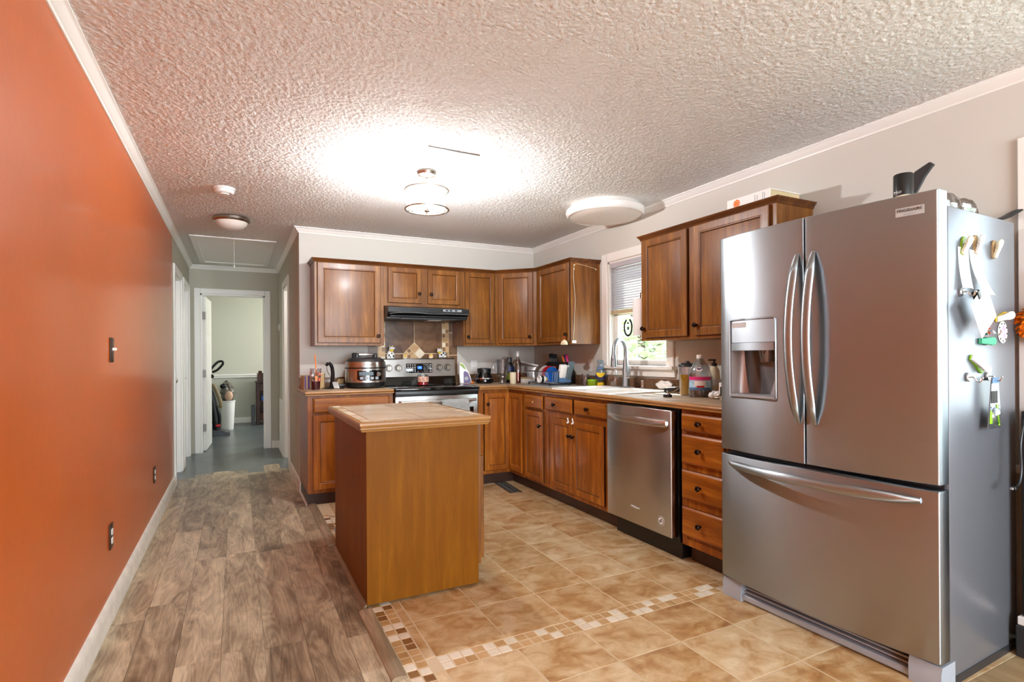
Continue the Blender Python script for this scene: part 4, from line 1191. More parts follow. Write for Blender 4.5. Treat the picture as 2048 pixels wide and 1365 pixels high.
def vhandle(parent, x, sgn):
    bm = B(); pts = []
    n = 22
    for k in range(n + 1):
        s_ = k / n; z = .905 + (1.583 - .905) * s_
        pts.append((x + sgn * .010 * math.sin(PI * s_), fy(x) - .004 - .058 * math.sin(PI * s_) ** .8, z))
    rr = [.0165 * min(1, .45 + 5 * min(k, n - k) / n) for k in range(n + 1)]
    tube(bm, pts, rr, 12, flat=(1.15, .62), side=(1, 0, 0)); return obj('handle', bm, 'steelv', parent, 50)


vhandle(dl, .412, -.4); vhandle(dr, .480, .0)
bm = B(); n = 22
pts = [(.056 + .772 * k / n, fy(.056 + .772 * k / n) - .004 - .055 * math.sin(PI * k / n) ** .6, .684) for k in range(n + 1)]
tube(bm, pts, [.0165 * min(1, .5 + 5 * min(k, n - k) / n) for k in range(n + 1)], 12, flat=(1.15, .7), side=(0, 0, 1)); obj('handle', bm, 'steelv', fd, 50)
bm = B(); grid(bm, lambda u, v: Vector((.762 + .083 * u, fy(.762 + .083 * u) - .0022, 1.6535 + .030 * v)), 4, 1); bmesh.ops.solidify(bm, geom=bm.faces[:], thickness=.002)
pl_ = obj('nameplate', bm, 'whitep', dr)
ang = math.atan2(fy(.845) - fy(.762), .083)
text('lettering', 'FRIGIDAIRE', .0140, 'ltx', pl_, (.8035, fy(.8035) - .0040, 1.6725), (PI / 2, 0, ang), .0003, sxy=(1.05, 1))
text('lettering', 'G A L L E R Y', .006, 'grey', pl_, (.8035, fy(.8035) - .0040, 1.659), (PI / 2, 0, ang), .0003)
# hinge covers, plinth and grille
for x in (.03, FW - .075):
    bm = B(); box(bm, x, x + .05, .02, .15, 1.683, 1.716, .006, 2); obj('hinge_cover', bm, 'grey', t)
bm = B(); box(bm, .095, FW - .095, .014, .10, .058, .084, .004, 1)
for k in range(3): box(bm, .105, FW - .105, .030 + k * .006, .052, .092 + k * .015, .098 + k * .015)
obj('base_grille', bm, 'grey', t)
bm = B(); box(bm, .1, FW - .1, .056, .078, .074, .14); obj('recess_shade', bm, 'black', t)  # black block standing in for the shade behind the grille fins
for x0, x1 in ((.0, .098), (FW - .098, FW)):
    bm = B(); prism(bm, [(.006, .0510), (.10, .0510), (.10, .136), (.012, .136), (.004, .11)], x0, x1, 'yz'); obj('corner_foot', bm, 'grey', t)
for x in (.002, FW - .012):
    bm = B(); box(bm, x, x + .010, .10, .60, .0510, .08); obj('under_case_shade', bm, 'dark', t)  # dark strips painted in for the shade in the gap under the case

FS = 1.045                                        # its true size: 0.92 m wide, 1.75 m tall, feet on the floor
FZ0 = -.0533
for o in FR.children_recursive: o.data.transform(Matrix.Translation((0, 0, FZ0)) @ Matrix.Scale(FS, 4))
FR.location = (2.130, 1.923, 0)
FM = Matrix.Translation((2.130, 1.923, FZ0)) @ Matrix.Rotation(math.radians(-88.11), 4, 'Z') @ Matrix.Scale(FS, 4)
# a frame on the refrigerator's right flank: local x = toward the wall, y = out of the flank is -y, z up
SIDE = FM @ Matrix.Translation((FW - .004, 0, 0)) @ Matrix.Rotation(PI / 2, 4, 'Z')


def flank(name, label, cat, u, z, group=None):
    p = SIDE @ Vector((u, 0, z)); return thing(name, label, cat, p, -88.11 + 90, group)


def clip(label, u, z, rot, m1, m2, L=.07, group='magnetic clips on the refrigerator side'):
    t = flank('magnetic_clip', label, 'clip', u, z, group); R = Matrix.Rotation(math.radians(rot), 4, 'Y')
    prof = [(-.006, L * .5), (-.014, L * .42), (-.016, L * .2), (-.009, -.004), (-.011, -L * .5), (.011, -L * .5), (.009, -.004), (.016, L * .2), (.014, L * .42), (.006, L * .5)]
    bm = B(); prism(bm, prof, -.008, -.0005, 'xz', mx=R); bmesh.ops.bevel(bm, geom=bm.edges[:], offset=.0018, segments=1, affect='EDGES'); obj('back_jaw', bm, m1, t)
    bm = B(); prism(bm, prof, -.004, .004, 'xz', mx=R @ Matrix.Translation((0, -.018, 0)) @ Matrix.Rotation(math.radians(1.1 / L), 4, 'X')); bmesh.ops.bevel(bm, geom=bm.edges[:], offset=.0018, segments=1, affect='EDGES'); obj('front_jaw', bm, m2, t)
    bm = B(); tube(bm, [tuple(R @ Vector(( .012 * math.cos(a), -.013 + .006 * math.sin(a), .0))) for a in [k * PI / 6 for k in range(12)]], .0014, 6, True); obj('spring', bm, 'nickel', t)
    return t


clip('pale green magnetic clip holding the left paper slip on the refrigerator', .172, 1.553, 22, 'olive', 'cream')
clip('tan magnetic clip holding the long curled paper slip', .268, 1.566, 0, 'card', 'whitep')
clip('empty tan magnetic clip near the refrigerator back edge', .412, 1.562, 8, 'card', 'cream')
clip('short green magnetic clip under the silver hook', .325, 1.224, 90, 'teal', 'teal', .075)
clip('yellow and cream magnetic clip above the oval pink magnet', .47, 1.315, 78, 'yellow', 'cream', .10)
clip('lime and white magnetic clip at the middle of the refrigerator side', .27, 1.142, 118, 'green', 'whitep', .115)


def slip(name, label, cat, u, z, w, h, curl, lean=0, rot=0, m='paper', lift=.004):
    t = flank(name, label, cat, u, z)
    def f(a, b):
        s_ = 1 - b
        return Vector(((a - .5) * w + lean * s_ * s_, -lift - curl * s_ * s_ - .006 * math.sin(a * PI) * s_, -h * s_))
    bm = B(); grid(bm, f, 8, 14); bmesh.ops.solidify(bm, geom=bm.faces[:], thickness=.0006); obj('sheet', bm, m, t, 60, mx=Matrix.Rotation(math.radians(rot), 4, 'Y'))
    return t


s_ = slip('paper_slip', 'short printed receipt under the green clip', 'paper', .176, 1.548, .082, .150, .014)
bm = B()
for k in range(9): box(bm, -.03, .03 - .02 * random.random(), -.0085 - .0007 * k - .012 * 0, -.0080 - .0007 * k, -.05 - k * .009, -.0485 - k * .009)
bm.free()
slip('paper_slip', 'long white paper slip curling away under the tan clip', 'paper', .262, 1.545, .085, .165, .028, .05)
nt = flank('note_card', 'tilted square white card held by a hook on the refrigerator', 'card', .185, 1.376)
bm = B(); box(bm, -.072, .072, -.046, -.045, -.135, .01, mx=Matrix.Rotation(math.radians(-36), 4, 'Y')); obj('card', bm, 'paper', nt)
bm = B(); box(bm, -.010, .010, -.050, -.030, -.010, .022, .002, 1, mx=Matrix.Rotation(math.radians(-36), 4, 'Y')); obj('bulldog_clip', bm, 'black', nt)


def hook(label, u, z):
    t = flank('magnetic_hook', label, 'hook', u, z, 'silver magnetic hooks'); R = AX('-y')
    bm = B(); cyl(bm, (0, -.0003, 0), .017, .010, '-y', 24, bev=.002); obj('magnet', bm, 'chrome', t)
    bm = B(); tube(bm, smooth_path([(0, -.010, 0), (0, -.022, -.002), (0, -.030, -.014), (0, -.040, -.016), (0, -.046, -.004)]), .0028, 8); ball(bm, (0, -.046, -.003), .0045, seg=10); obj('hook', bm, 'chrome', t)
    return t


hook('silver magnetic hook beside the tilted white card', .160, 1.393)
hook('silver magnetic hook left of the oval magnet', .352, 1.262)
hook('silver magnetic hook under the lime clip', .205, 1.098)
hook('silver magnetic hook holding the foil pack', .355, 1.098)
t = flank('oval_magnet', 'oval pink magnet with a white and grey rim', 'magnet', .483, 1.259)
bm = B(); lathe(bm, [(0, 0), (.040, 0), (.042, .003), (.030, .004), (0, .004)], (0, -.0005, 0), '-y', 36, 1, 1.02); obj('rim', bm, 'whitep', t)
bm = B(); lathe(bm, [(0, .004), (.026, .004), (.024, .0055), (0, .006)], (0, -.0005, 0), '-y', 30, 1, 1.1); obj('picture', bm, mat('pale_pink', '#dba6cd', .4, var=.2, vscale=60), t)
for k in range(18):
    a = k * 2 * PI / 18
    if k % 2: bm = B(); box(bm, -.003, .003, -.0055, -.0042, .031, .038, mx=Matrix.Rotation(a, 4, 'Y')); obj('rim_mark', bm, 'dark', t)
t = flank('hanging_pack', 'foil blister pack with a barcode hanging from a hook', 'pack', .345, 1.094)
bm = B(); prism(bm, [(-.03, .0), (.022, .0), (.035, -.10), (.048, -.19), (-.062, -.19), (-.045, -.10)], -.032, -.028, 'xz'); pk = obj('card', bm, 'foil', t)
bm = B(); ball(bm, (-.004, -.033, -.145), .038, 1, .35, .9, 14); obj('blister', bm, 'cplast', t)
bm = B(); prism(bm, [(-.029, .0), (.021, .0), (.023, -.022), (-.032, -.022)], -.0335, -.0325, 'xz'); obj('blue_header', bm, 'bluec', t)
bm = B(); x = -.038
while x < .012:
    w = random.choice([.0012, .002, .003]); box(bm, x, x + w, -.0338, -.0325, -.095, -.05); x += w + random.choice([.0015, .0025])
obj('barcode', bm, 'ltx', t)
bm = B(); prism(bm, [(.0, -.10), (.012, -.10), (.03, -.18), (.018, -.18)], -.0338, -.0325, 'xz'); prism(bm, [(-.05, -.12), (-.03, -.13), (-.035, -.17), (-.055, -.17)], -.0338, -.0325, 'xz'); obj('green_print', bm, 'green', t)

# on top of the refrigerator -------------------------------------------------------------
TOPZ = 1.6825


def ftop(name, label, cat, x, y, rot=0, z=TOPZ, group=None):
    p = FM @ Vector((x, y, z)); return thing(name, label, cat, p, -88.11 + rot, group)


t = ftop('spray_can', 'spray can with a tall black cap on top of the refrigerator', 'can', .70, .165)
bm = B(); lathe(bm, [(0, 0), (.030, 0), (.032, .004), (.032, .084), (.028, .092), (0, .094)], seg=28); obj('can_body', bm, 'cream', t)
bm = B(); lathe(bm, [(.0, .092), (.033, .092), (.033, .172), (.031, .176), (0, .177)], seg=28); obj('cap', bm, 'black', t)
bm = B(); lathe(bm, [(.0323, .072), (.0326, .072), (.0326, .086), (.0323, .086), (.0323, .072)], seg=28); obj('red_band', bm, 'coral', t)
text('lettering', 'PRO', .014, 'whitep', t, (-.004, -.0338, .102), (PI / 2, 0, 0), .0003)
t = ftop('plastic_bag', 'clear crinkled plastic bag of odds and ends at the refrigerator top edge', 'bag', .775, .355)
bm = B()
def bagf(u, v):
    a = 2 * PI * v; L = (u - .5) * .32
    r = (.062 + .012 * math.sin(9 * u) + .006 * math.sin(5 * a + 11 * u)) * (math.sin(PI * min(.97, max(.03, u)))) ** .35
    return Vector((r * .75 * math.cos(a), L, max(.001, .048 + r * .8 * math.sin(a))))
grid(bm, bagf, 24, 20); obj('film', bm, 'smoky', t, 20)
bm = B(); box(bm, -.035, .02, -.12, -.04, .004, .026, .003, 1); obj('white_carton', bm, 'whitep', t)
bm = B(); box(bm, -.03, .03, -.03, .02, .004, .04, .003, 1); obj('tan_packet', bm, 'card', t)
bm = B(); box(bm, -.03, .02, .03, .09, .004, .045, .004, 1); obj('purple_packet', bm, 'purple', t)
t = ftop('folded_strap', 'dark folded strap sticking up behind the spray can', 'strap', .60, .30)
bm = B(); prism(bm, [(0, 0), (.03, 0), (.06, .09), (.115, .19), (.15, .225), (.135, .240), (.08, .215), (.03, .13)], -.008, .008, 'xz'); bmesh.ops.bevel(bm, geom=bm.edges[:], offset=.003, segments=1, affect='EDGES'); obj('folded_strap', bm, 'dark', t)
bm = B(); box(bm, -.03, .05, -.03, .03, 0, .012, .003, 1); obj('base_clip', bm, 'black', t)
t = ftop('black_strap', 'black strap end with a blue tip at the refrigerator back edge', 'strap', .80, .56, 0)
bm = B(); tube(bm, smooth_path([(-.02, -.05, .012), (.0, .0, .012), (.04, .06, .03), (.07, .12, .062), (.09, .2, .07)]), .016, 8, flat=(1.3, .4), side=(1, 0, 0)); obj('webbing', bm, 'dark', t)
bm = B(); box(bm, .072, .112, .195, .222, .060, .08, .003, 1); obj('blue_tip', bm, 'bluec', t)
bm = B(); prism(bm, [(-.012, 0), (.010, 0), (.010, .012), (-.004, .04), (-.004, .075), (-.012, .075)], -.016, .016, 'yz', mx=Matrix.Translation((-.03, -.03, .002))); obj('metal_bracket', bm, 'chrome', t)

# beside the refrigerator at the right edge -------------------------------------------------------------
t = thing('fleece_duster', 'orange fluffy duster hanging beside the refrigerator, near the window trim', 'duster', (2.812, .958, 1.235))
bm = B()
rnd = random.Random(3)
ball(bm, (0, 0, .07), .055, .8, 1.2, 1.15, 18)
for k in range(260):
    d = Vector((rnd.gauss(0, 1), rnd.gauss(0, 1), rnd.gauss(0, 1))).normalized(); p = Vector((d.x * .044, d.y * .066, .07 + d.z * .063)); q = p + Vector((d.x, d.y, d.z - .5)) * .018
    tube(bm, [p, (p + q) / 2 + Vector((0, 0, .003)), q], [.005, .0045, .002], 5)
obj('fleece', bm, 'fuzzy', t, 60)
bm = B(); cyl(bm, (0, 0, .14), .006, .12, seg=10); obj('handle', bm, 'black', t)
bm = B(); tube(bm, [(0, 0, .255), (.02, 0, .27), (.058, 0, .27)], .003, 6); obj('hang_loop', bm, 'dark', t)
t = thing('equipment_rack', 'black cabinet on a dark plinth beside the window trim at the right', 'rack', (2.765, .985, 0))
bm = B(); box(bm, -.055, .08, -.50, 0, .16, .955, .004, 1); obj('case', bm, 'black', t)
bm = B(); box(bm, -.065, .09, -.52, .012, .125, .158, .003, 1); obj('white_shelf', bm, 'whitep', t)
bm = B(); box(bm, -.065, .09, -.52, .018, 0.0, .123, .004, 1); obj('plinth', bm, 'dark', t)
t = thing('charging_cable', 'black cable with a silver plug hanging off the dark rack', 'cable', (2.70, .955, .955))
bm = B(); tube(bm, smooth_path([(.04, -.03, .004), (-.008, .0, .004), (-.05, .0, -.05), (-.075, .0, -.12), (-.07, .0, -.21), (-.085, .0, -.26), (-.115, .0, -.275)]), .0038, 8); obj('wire', bm, 'dark', t)
bm = B(); box(bm, -.137, -.113, -.008, .008, -.282, -.269, .002, 1); obj('plug', bm, 'black', t)
bm = B(); box(bm, -.151, -.136, -.005, .005, -.280, -.271, .001, 1); obj('plug_tip', bm, 'chrome', t)

# book on the cabinet -------------------------------------------------------------
t = thing('book', 'thick white book lying on the right wall cabinet, a flower on its spine', 'book', (2.60, 2.145, ZU1 + .0245), -90)
# local x runs toward the camera, y toward the wall
bm = B(); box(bm, -.145, .145, .0, .255, 0.001, .005, .001, 1); box(bm, -.145, .145, 0, .255, .062, .067, .001, 1); box(bm, -.145, .145, -.004, .004, .001, .067, .002, 1); ck = obj('cover', bm, 'whitep', t)
bm = B(); box(bm, -.140, .140, .004, .250, .005, .062, .001, 1); obj('pages', bm, mat('yellowed_pages', '#cdb98f', .9, bump=.002, bscale=300), t)
bm = B()
for k in range(8): ball(bm, (-.075 + .016 * math.cos(k * PI / 4), -.0045, .034 + .016 * math.sin(k * PI / 4)), .0085, 1, .15, 1, 10)
ball(bm, (-.075, -.005, .034), .009, 1, .2, 1, 10); obj('spine_flower', bm, 'orangep', t)
for x, w in ((.05, .04), (.065, .03), (.10, .045), (.112, .035)):
    bm = B(); box(bm, x - .002, x + .002, -.0046, -.0038, .034 - w / 2, .034 + w / 2); obj('spine_lettering', bm, 'grey', t)

# ------------------------------------------------------------------ wall plates
def plate(name, label, cat, loc, rot, m, kind, group=None):
    t = thing(name, label, cat, loc, rot, group)
    bm = B(); box(bm, -.035, .035, -.006, 0, -.0575, .0575, .003, 2); obj('plate', bm, m, t)
    if kind == 'outlet':
        for z in (-.02, .02):
            bm = B(); prism(bm, rrect(-.0165, .0165, z - .014, z + .014, .008), -.0085, -.005, 'xz'); o = obj('receptacle', bm, 'whitep', t)
            bm = B(); box(bm, -.008, -.006, -.0088, -.0080, z - .003, z + .006); box(bm, .006, .008, -.0088, -.0080, z - .003, z + .006); obj('slots', bm, 'ltx', o)
    elif kind == 'toggle':
        bm = B(); box(bm, -.005, .005, -.022, -.004, -.003, .010, .002, 1); obj('toggle', bm, 'whitep', t)
    elif kind == 'double':
        for x in (-.016, .016):
            bm = B(); box(bm, x - .005, x + .005, -.016, -.004, -.003, .010, .002, 1); obj('toggle', bm, 'whitep', t)
    return t


plate('light_switch', 'brown light switch plate with a white toggle on the orange wall', 'light switch', (XL + .0005, 3.09, 1.222), 90, 'brownp', 'toggle')
plate('wall_outlet', 'brown plate outlet low on the orange wall, the closer of two', 'outlet', (XL + .0005, 3.05, .368), 90, 'brownp', 'outlet', 'brown outlets on the orange wall')
plate('wall_outlet', 'brown plate outlet low on the orange wall by the hall doors', 'outlet', (XL + .0005, 4.515, .368), 90, 'brownp', 'outlet', 'brown outlets on the orange wall')
plate('wall_outlet', 'white outlet on the kitchen back wall behind the coffee carafe', 'outlet', (2.162, YB - .0005, 1.083), 0, 'whitep', 'outlet')
plate('light_switch', 'white switch plate left of the sink window, above the green tub', 'light switch', (XR - .0005, 4.08, 1.09), -90, 'whitep', 'double')
t = thing('return_vent', 'cream louvred return air grille low on the hall wall', 'vent', (XE - .0005, 7.33, .10), -90)
bm = B(); box(bm, -.29, .29, -.010, 0, 0, .56, .003, 1); obj('frame', bm, 'white', t)
bm = B()
for k in range(22): box(bm, -.26, .26, -.014, -.008, .03 + k * .023, .042 + k * .023, .001, 1)
obj('louvre_grille', bm, 'white', t)
t = thing('door_chime', 'small round cream wall chime in the hall above the return grille', 'chime', (XE - .0005, 7.52, 1.57), -90)
bm = B(); cyl(bm, (0, 0, 0), .045, .022, '-y', 28, .040, bev=.004); obj('body', bm, 'white', t)

# ------------------------------------------------------------------ things on the left worktop
Z0 = CZ + .0005


def put(name, label, cat, x, y, rot=0, z=Z0, group=None): return thing(name, label, cat, (x, y, z), rot, group)


t = put('iced_drink_cup', 'clear printed drink cup with an orange straw at the left counter end', 'cup', .580, 4.745)
bm = B(); lathe(bm, [(0, 0), (.033, 0), (.036, .068), (.0345, .068), (.0, .066)], seg=28); obj('dark_drink', bm, 'cran', t)
bm = B(); lathe(bm, [(.0375, .068), (.046, .170), (.0475, .172), (.0475, .176), (.045, .176), (.036, .069), (.0375, .068)], seg=28); obj('cup_wall', bm, 'cplast', t)
for k in range(16):
    a = k * .7; z = .085 + .06 * ((k * 37) % 10) / 10
    bm = B(); r = .0375 + (z - .068) * .0085 / .102 + .001
    box(bm, -.008, .008, -.0008, .0008, -.012, .012, mx=Matrix.Rotation(a, 4, 'Z') @ Matrix.Translation((0, -r, z)) @ Matrix.Rotation(k * 1.3, 4, 'Y')); obj('printed_leaf', bm, ('orangep', 'coral', 'whitep')[k % 3], t)
bm = B(); tube(bm, [(.012, .005, .03), (-.004, .003, .292)], .0048, 10); obj('straw', bm, 'orangep', t)

t = put('small_box', 'purple and kraft striped box at the left counter end, behind the cup', 'box', .535, 4.90, 8)
bm = B(); box(bm, -.045, .03, -.06, .06, 0, .115, .002, 1); obj('carton', bm, 'card', t)
for x, w, m in ((-.035, .014, 'purple'), (-.008, .016, 'purple'), (.014, .008, 'grey')):
    bm = B(); box(bm, x - w / 2, x + w / 2, -.0612, -.0598, .002, .113); obj('printed_stripe', bm, m, t)
t = put('small_box', 'plain kraft box behind the drink cup', 'box', .640, 4.93, -12)
bm = B(); box(bm, -.035, .035, -.05, .05, 0, .135, .002, 1); obj('carton', bm, 'card', t)
bm = B(); box(bm, -.035, .035, -.0508, -.0498, .128, .135); box(bm, .0345, .0355, -.05, .05, .128, .135); obj('box_flap', bm, 'cream', t)
t = put('handheld_tool', 'black curved handheld kitchen tool standing between the boxes and the cooker', 'tool', .715, 4.88)
bm = B(); tube(bm, smooth_path([(-.035, 0, .195), (-.01, 0, .215), (.012, 0, .19), (.022, 0, .12), (.016, 0, .06), (.012, 0, .002)]), [.014, .015, .016, .017, .018, .018, .018, .018, .018, .018, .018, .018, .019, .019, .019, .019, .019, .02, .02, .02, .02, .02, .02, .021, .021, .022, .022, .022, .022, .022, .022], 12, flat=(.8, 1), side=(1, 0, 0)); obj('handle', bm, 'black', t)
bm = B(); cyl(bm, (.012, 0, 0), .03, .012, seg=20, bev=.003); obj('foot', bm, 'dark', t)
bm = B(); tube(bm, smooth_path([(-.03, -.004, .185), (-.02, -.004, .14), (.0, -.004, .10), (.01, -.004, .08)]), .003, 8); obj('steel_lever', bm, 'chrome', t)
t = put('wood_wedge', 'small tan wooden block behind the cooker cord', 'block', .80, 4.99)
bm = B(); prism(bm, [(-.04, 0), (.03, 0), (.045, .075), (-.005, .075)], -.03, .03, 'xz'); obj('block', bm, 'card', t)
t = put('power_adapter', 'black cord bundle with a white tagged adapter left of the multi-cooker', 'cord', .725, 4.765)
bm = B(); tube(bm, smooth_path([(-.075, .10, .004), (-.05, .03, .005), (.0, -.01, .005), (.05, -.02, .006), (.09, .03, .005), (.06, .08, .02), (.0, .06, .022), (-.03, .03, .01)]), .0045, 8); obj('cord', bm, 'black', t)
bm = B(); box(bm, .03, .10, .01, .06, .012, .040, .008, 2); obj('adapter_brick', bm, 'black', t)
bm = B(); grid(bm, lambda u, v: Vector((-.015 + .045 * u + .015 * v, -.035 + .012 * math.sin(3 * v), .006 + .055 * (1 - v))), 2, 8); bmesh.ops.solidify(bm, geom=bm.faces[:], thickness=.001); obj('paper_tag', bm, 'paper', t)

# multi-cooker
t = put('multi_cooker', 'steel and black multi-cooker with a domed lid on the left counter', 'cooker', 1.000, 4.80)
R_ = .172
bm = B(); lathe(bm, [(0, .006), (.150, .006), (.163, .016), (.166, .045), (.160, .052), (0, .052)], seg=48); obj('base', bm, 'black', t)
for k in range(4):
    bm = B(); a = PI / 4 + k * PI / 2; cyl(bm, (.12 * math.cos(a), .12 * math.sin(a), 0), .012, .008, seg=12); obj('foot', bm, 'black', t)
bm = B(); lathe(bm, [(.165, .048), (R_, .052), (R_, .166), (.168, .172), (0, .172)], seg=56); obj('pot_body', bm, 'steel', t)
bm = B(); lathe(bm, [(R_ - .002, .168), (R_ + .004, .170), (R_ + .004, .178), (R_ - .002, .180)], seg=56); obj('seam_band', bm, 'black', t)
bm = B(); lathe(bm, [(0, .178), (R_, .178), (R_ + .001, .182), (R_ - .004, .225), (R_ - .008, .229), (0, .229)], seg=56); ld = obj('lid_rim', bm, 'steel', t)
bm = B(); lathe(bm, [(R_ - .010, .228), (.150, .248), (.118, .262), (.06, .268), (0, .269)], seg=56); obj('lid_dome', bm, 'dark', t)
hp = B()
for x in (-.078, .078):
    bm = B(); box(bm, x - .016, x + .016, -.045, .03, .24, .298, .010, 3); obj('handle_post', bm, 'black', t)
hp.free()
bm = B(); box(bm, -.07, .07, -.032, .012, .278, .300, .008, 3); obj('handle', bm, 'steel', t)
bm = B(); box(bm, -.105, -.06, .03, .085, .235, .305, .014, 3); obj('vent_knob', bm, 'black', t)
def cook_arc(bm, a0, a1, z0f, z1f, r0, r1, n=18):
    V = []
    for k in range(n + 1):
        a = a0 + (a1 - a0) * k / n; u = k / n
        V.append([bm.verts.new((r * math.sin(a), -r * math.cos(a), z)) for r, z in ((r0, z0f(u)), (r1, z0f(u)), (r1, z1f(u)), (r0, z1f(u)))])
    for p, q in zip(V, V[1:]):
        for j in range(4): bm.faces.new((p[j], p[(j + 1) % 4], q[(j + 1) % 4], q[j]))
    bm.faces.new(V[0]); bm.faces.new(V[-1][::-1])
bm = B(); cook_arc(bm, -.66, .66, lambda u: .058 + .016 * (2 * u - 1) ** 8, lambda u: .160, R_ - .001, R_ + .006); cpn = obj('control_bezel', bm, 'chrome', t)
bm = B(); cook_arc(bm, -.61, .61, lambda u: .066 + .014 * (2 * u - 1) ** 8, lambda u: .155, R_, R_ + .0075); obj('control_face', bm, 'blackg', cpn)
bm = B(); cook_arc(bm, -.50, .16, lambda u: .112, lambda u: .142, R_, R_ + .0085); obj('display', bm, 'greyb', cpn)
for k in range(4):
    a = -.46 + k * .24
    bm = B(); cook_arc(bm, a, a + .15, lambda u: .078, lambda u: .100, R_, R_ + .0088, 4); obj('button', bm, 'grey', cpn)
bm = B(); cyl(bm, (0, 0, 0), .021, .016, '-y', 24, .019, bev=.003, mx=Matrix.Rotation(.42, 4, 'Z') @ Matrix.Translation((0, -R_ - .005, .122))); obj('dial', bm, 'chrome', cpn)
text('lettering', 'PowerXL', .026, 'ltx', ld, (0, 0, 0), (0, 0, 0), .0006)
lt = ld.children[0]
for v in lt.data.vertices:                                # wrap the lettering round the lid rim
    a = v.co.x / R_; r = R_ + .0005 - v.co.z
    h = v.co.y; v.co = (r * math.sin(a), -r * math.cos(a), .203 + h)

# ------------------------------------------------------------------ on the range
BGZ = 1.1665


def cow(label, x, s, standing):
    t = put('cow_shaker', label, 'figurine', x, YB - .0365, 0, BGZ, 'cow figurines on the range')
    if standing:
        bm = B(); lathe(bm, [(0, 0), (.036, 0), (.04, .02), (.036, .045), (.022, .07), (.016, .078), (0, .08)], seg=24, sx=1, sy=.62); obj('body', bm, 'whitep', t)
        hc = (.004, -.008, .088)
    else:
        bm = B(); ball(bm, (.014, .0, .040), .036, 1.15, .62, .72, 20); obj('body', bm, 'whitep', t)
        for lx in (-.014, .004, .030, .044):
            bm = B(); cyl(bm, (lx, -.006, 0), .0085, .026, seg=12); l = obj('leg', bm, 'whitep', t); bm = B(); cyl(bm, (lx, -.006, 0), .0092, .007, seg=12); obj('hoof', bm, 'black', l)
        bm = B(); tube(bm, smooth_path([(.05, .0, .052), (.062, .0, .045), (.060, 0, .025)]), .003, 6); obj('tail', bm, 'black', t)
        hc = (-.020, -.010, .068)
    bm = B(); ball(bm, hc, .023, 1, .8, 1, 18); hd = obj('head', bm, 'whitep', t)
    bm = B(); ball(bm, (hc[0], hc[1] - .014, hc[2] - .011), .017, 1.15, .62, .68, 16); obj('muzzle', bm, 'yellow', hd)
    for sx_ in (-1, 1):
        bm = B(); ball(bm, (hc[0] + sx_ * .026, hc[1] + .004, hc[2] + .010), .010, 1.25, .6, .8, 12); obj('ear', bm, 'black' if sx_ < 0 else 'whitep', hd)
        bm = B(); tube(bm, [(hc[0] + sx_ * .010, hc[1], hc[2] + .019), (hc[0] + sx_ * .014, hc[1], hc[2] + .034)], [.0045, .002], 8); obj('horn', bm, 'cream', hd)
        bm = B(); ball(bm, (hc[0] + sx_ * .009, hc[1] - .0175, hc[2] + .006), .0028, seg=8); obj('eye', bm, 'black', hd)
        bm = B(); ball(bm, (hc[0] + sx_ * .006, hc[1] - .024, hc[2] - .008), .0018, seg=6); obj('nostril', bm, 'ltx', hd)
    sp = [(-.018, -.021, .030, .009), (.02, -.0205, .022, .010), (.004, -.024, .048, .006), (-.008, -.0235, .014, .006)] if standing else [(.02, -.0215, .050, .009), (.038, -.0165, .036, .008), (.0, -.021, .034, .008)]
    for a, b, c_, r in sp:
        bm = B(); ball(bm, (a, b, c_), r, 1, .3, 1.2, 10); obj('black_spot', bm, 'black', t)
    return t


cow('upright spotted cow figurine at the left end of the range back', 1.296, 1, True)
cow('spotted cow figurine on four legs at the right end of the range back', 1.795, 1, False)
for x, lb in ((1.432, 'tiny white and yellow chick figurine beside the upright cow'), (1.692, 'tiny white and yellow chick figurine beside the four legged cow')):
    t = put('chick_figurine', lb, 'figurine', x, YB - .0365, 0, BGZ, 'chick figurines on the range')
    bm = B(); lathe(bm, [(0, 0), (.018, 0), (.024, .012), (.022, .028), (.014, .040), (0, .044)], seg=20, sy=.8); obj('body', bm, 'cream', t)
    bm = B(); ball(bm, (0, -.012, .026), .013, 1.1, .7, .9, 14); obj('face', bm, 'yellow', t)
    bm = B(); ball(bm, (0, -.021, .023), .004, 1.2, 1, .7, 8); obj('beak', bm, 'orangep', t)
    for s in (-1, 1):
        bm = B(); ball(bm, (s * .02, -.004, .02), .010, .5, 1, .9, 10); obj('wing', bm, 'coral', t)

t = put('candle_tray', 'shallow dark tray under the red candle jar on the cooktop', 'tray', 1.512, 4.79, 0, .9185)
bm = B(); lathe(bm, [(0, 0), (.07, 0), (.098, .006), (.100, .008), (.07, .004), (0, .003)], seg=40); obj('dish', bm, 'dark', t)
t = put('candle_jar', 'red candle in a clear labelled jar on the cooktop', 'candle', 1.512, 4.79, 0, .9225)
bm = B(); lathe(bm, [(0, .002), (.048, .002), (.050, .03), (0, .03)], seg=30); obj('wax', bm, 'red', t)
bm = B(); lathe(bm, [(.0, .0), (.050, .0), (.053, .006), (.054, .088), (.046, .094), (.045, .088), (.051, .08), (.051, .005), (0, .001)], seg=32); obj('jar', bm, 'glass', t)
bm = B(); lathe(bm, [(.0545, .032), (.0548, .032), (.0548, .078), (.0545, .078), (.0545, .032)], seg=32, a0=PI * 1.1, a1=PI * 1.9); obj('jar_label', bm, mat('candle_label', '#c99a86', .5, var=.5, vscale=50), t)
bm = B(); lathe(bm, [(0, .096), (.043, .096), (.043, .104), (.02, .108), (.012, .118), (0, .12)], seg=28); obj('lid', bm, 'glass', t)

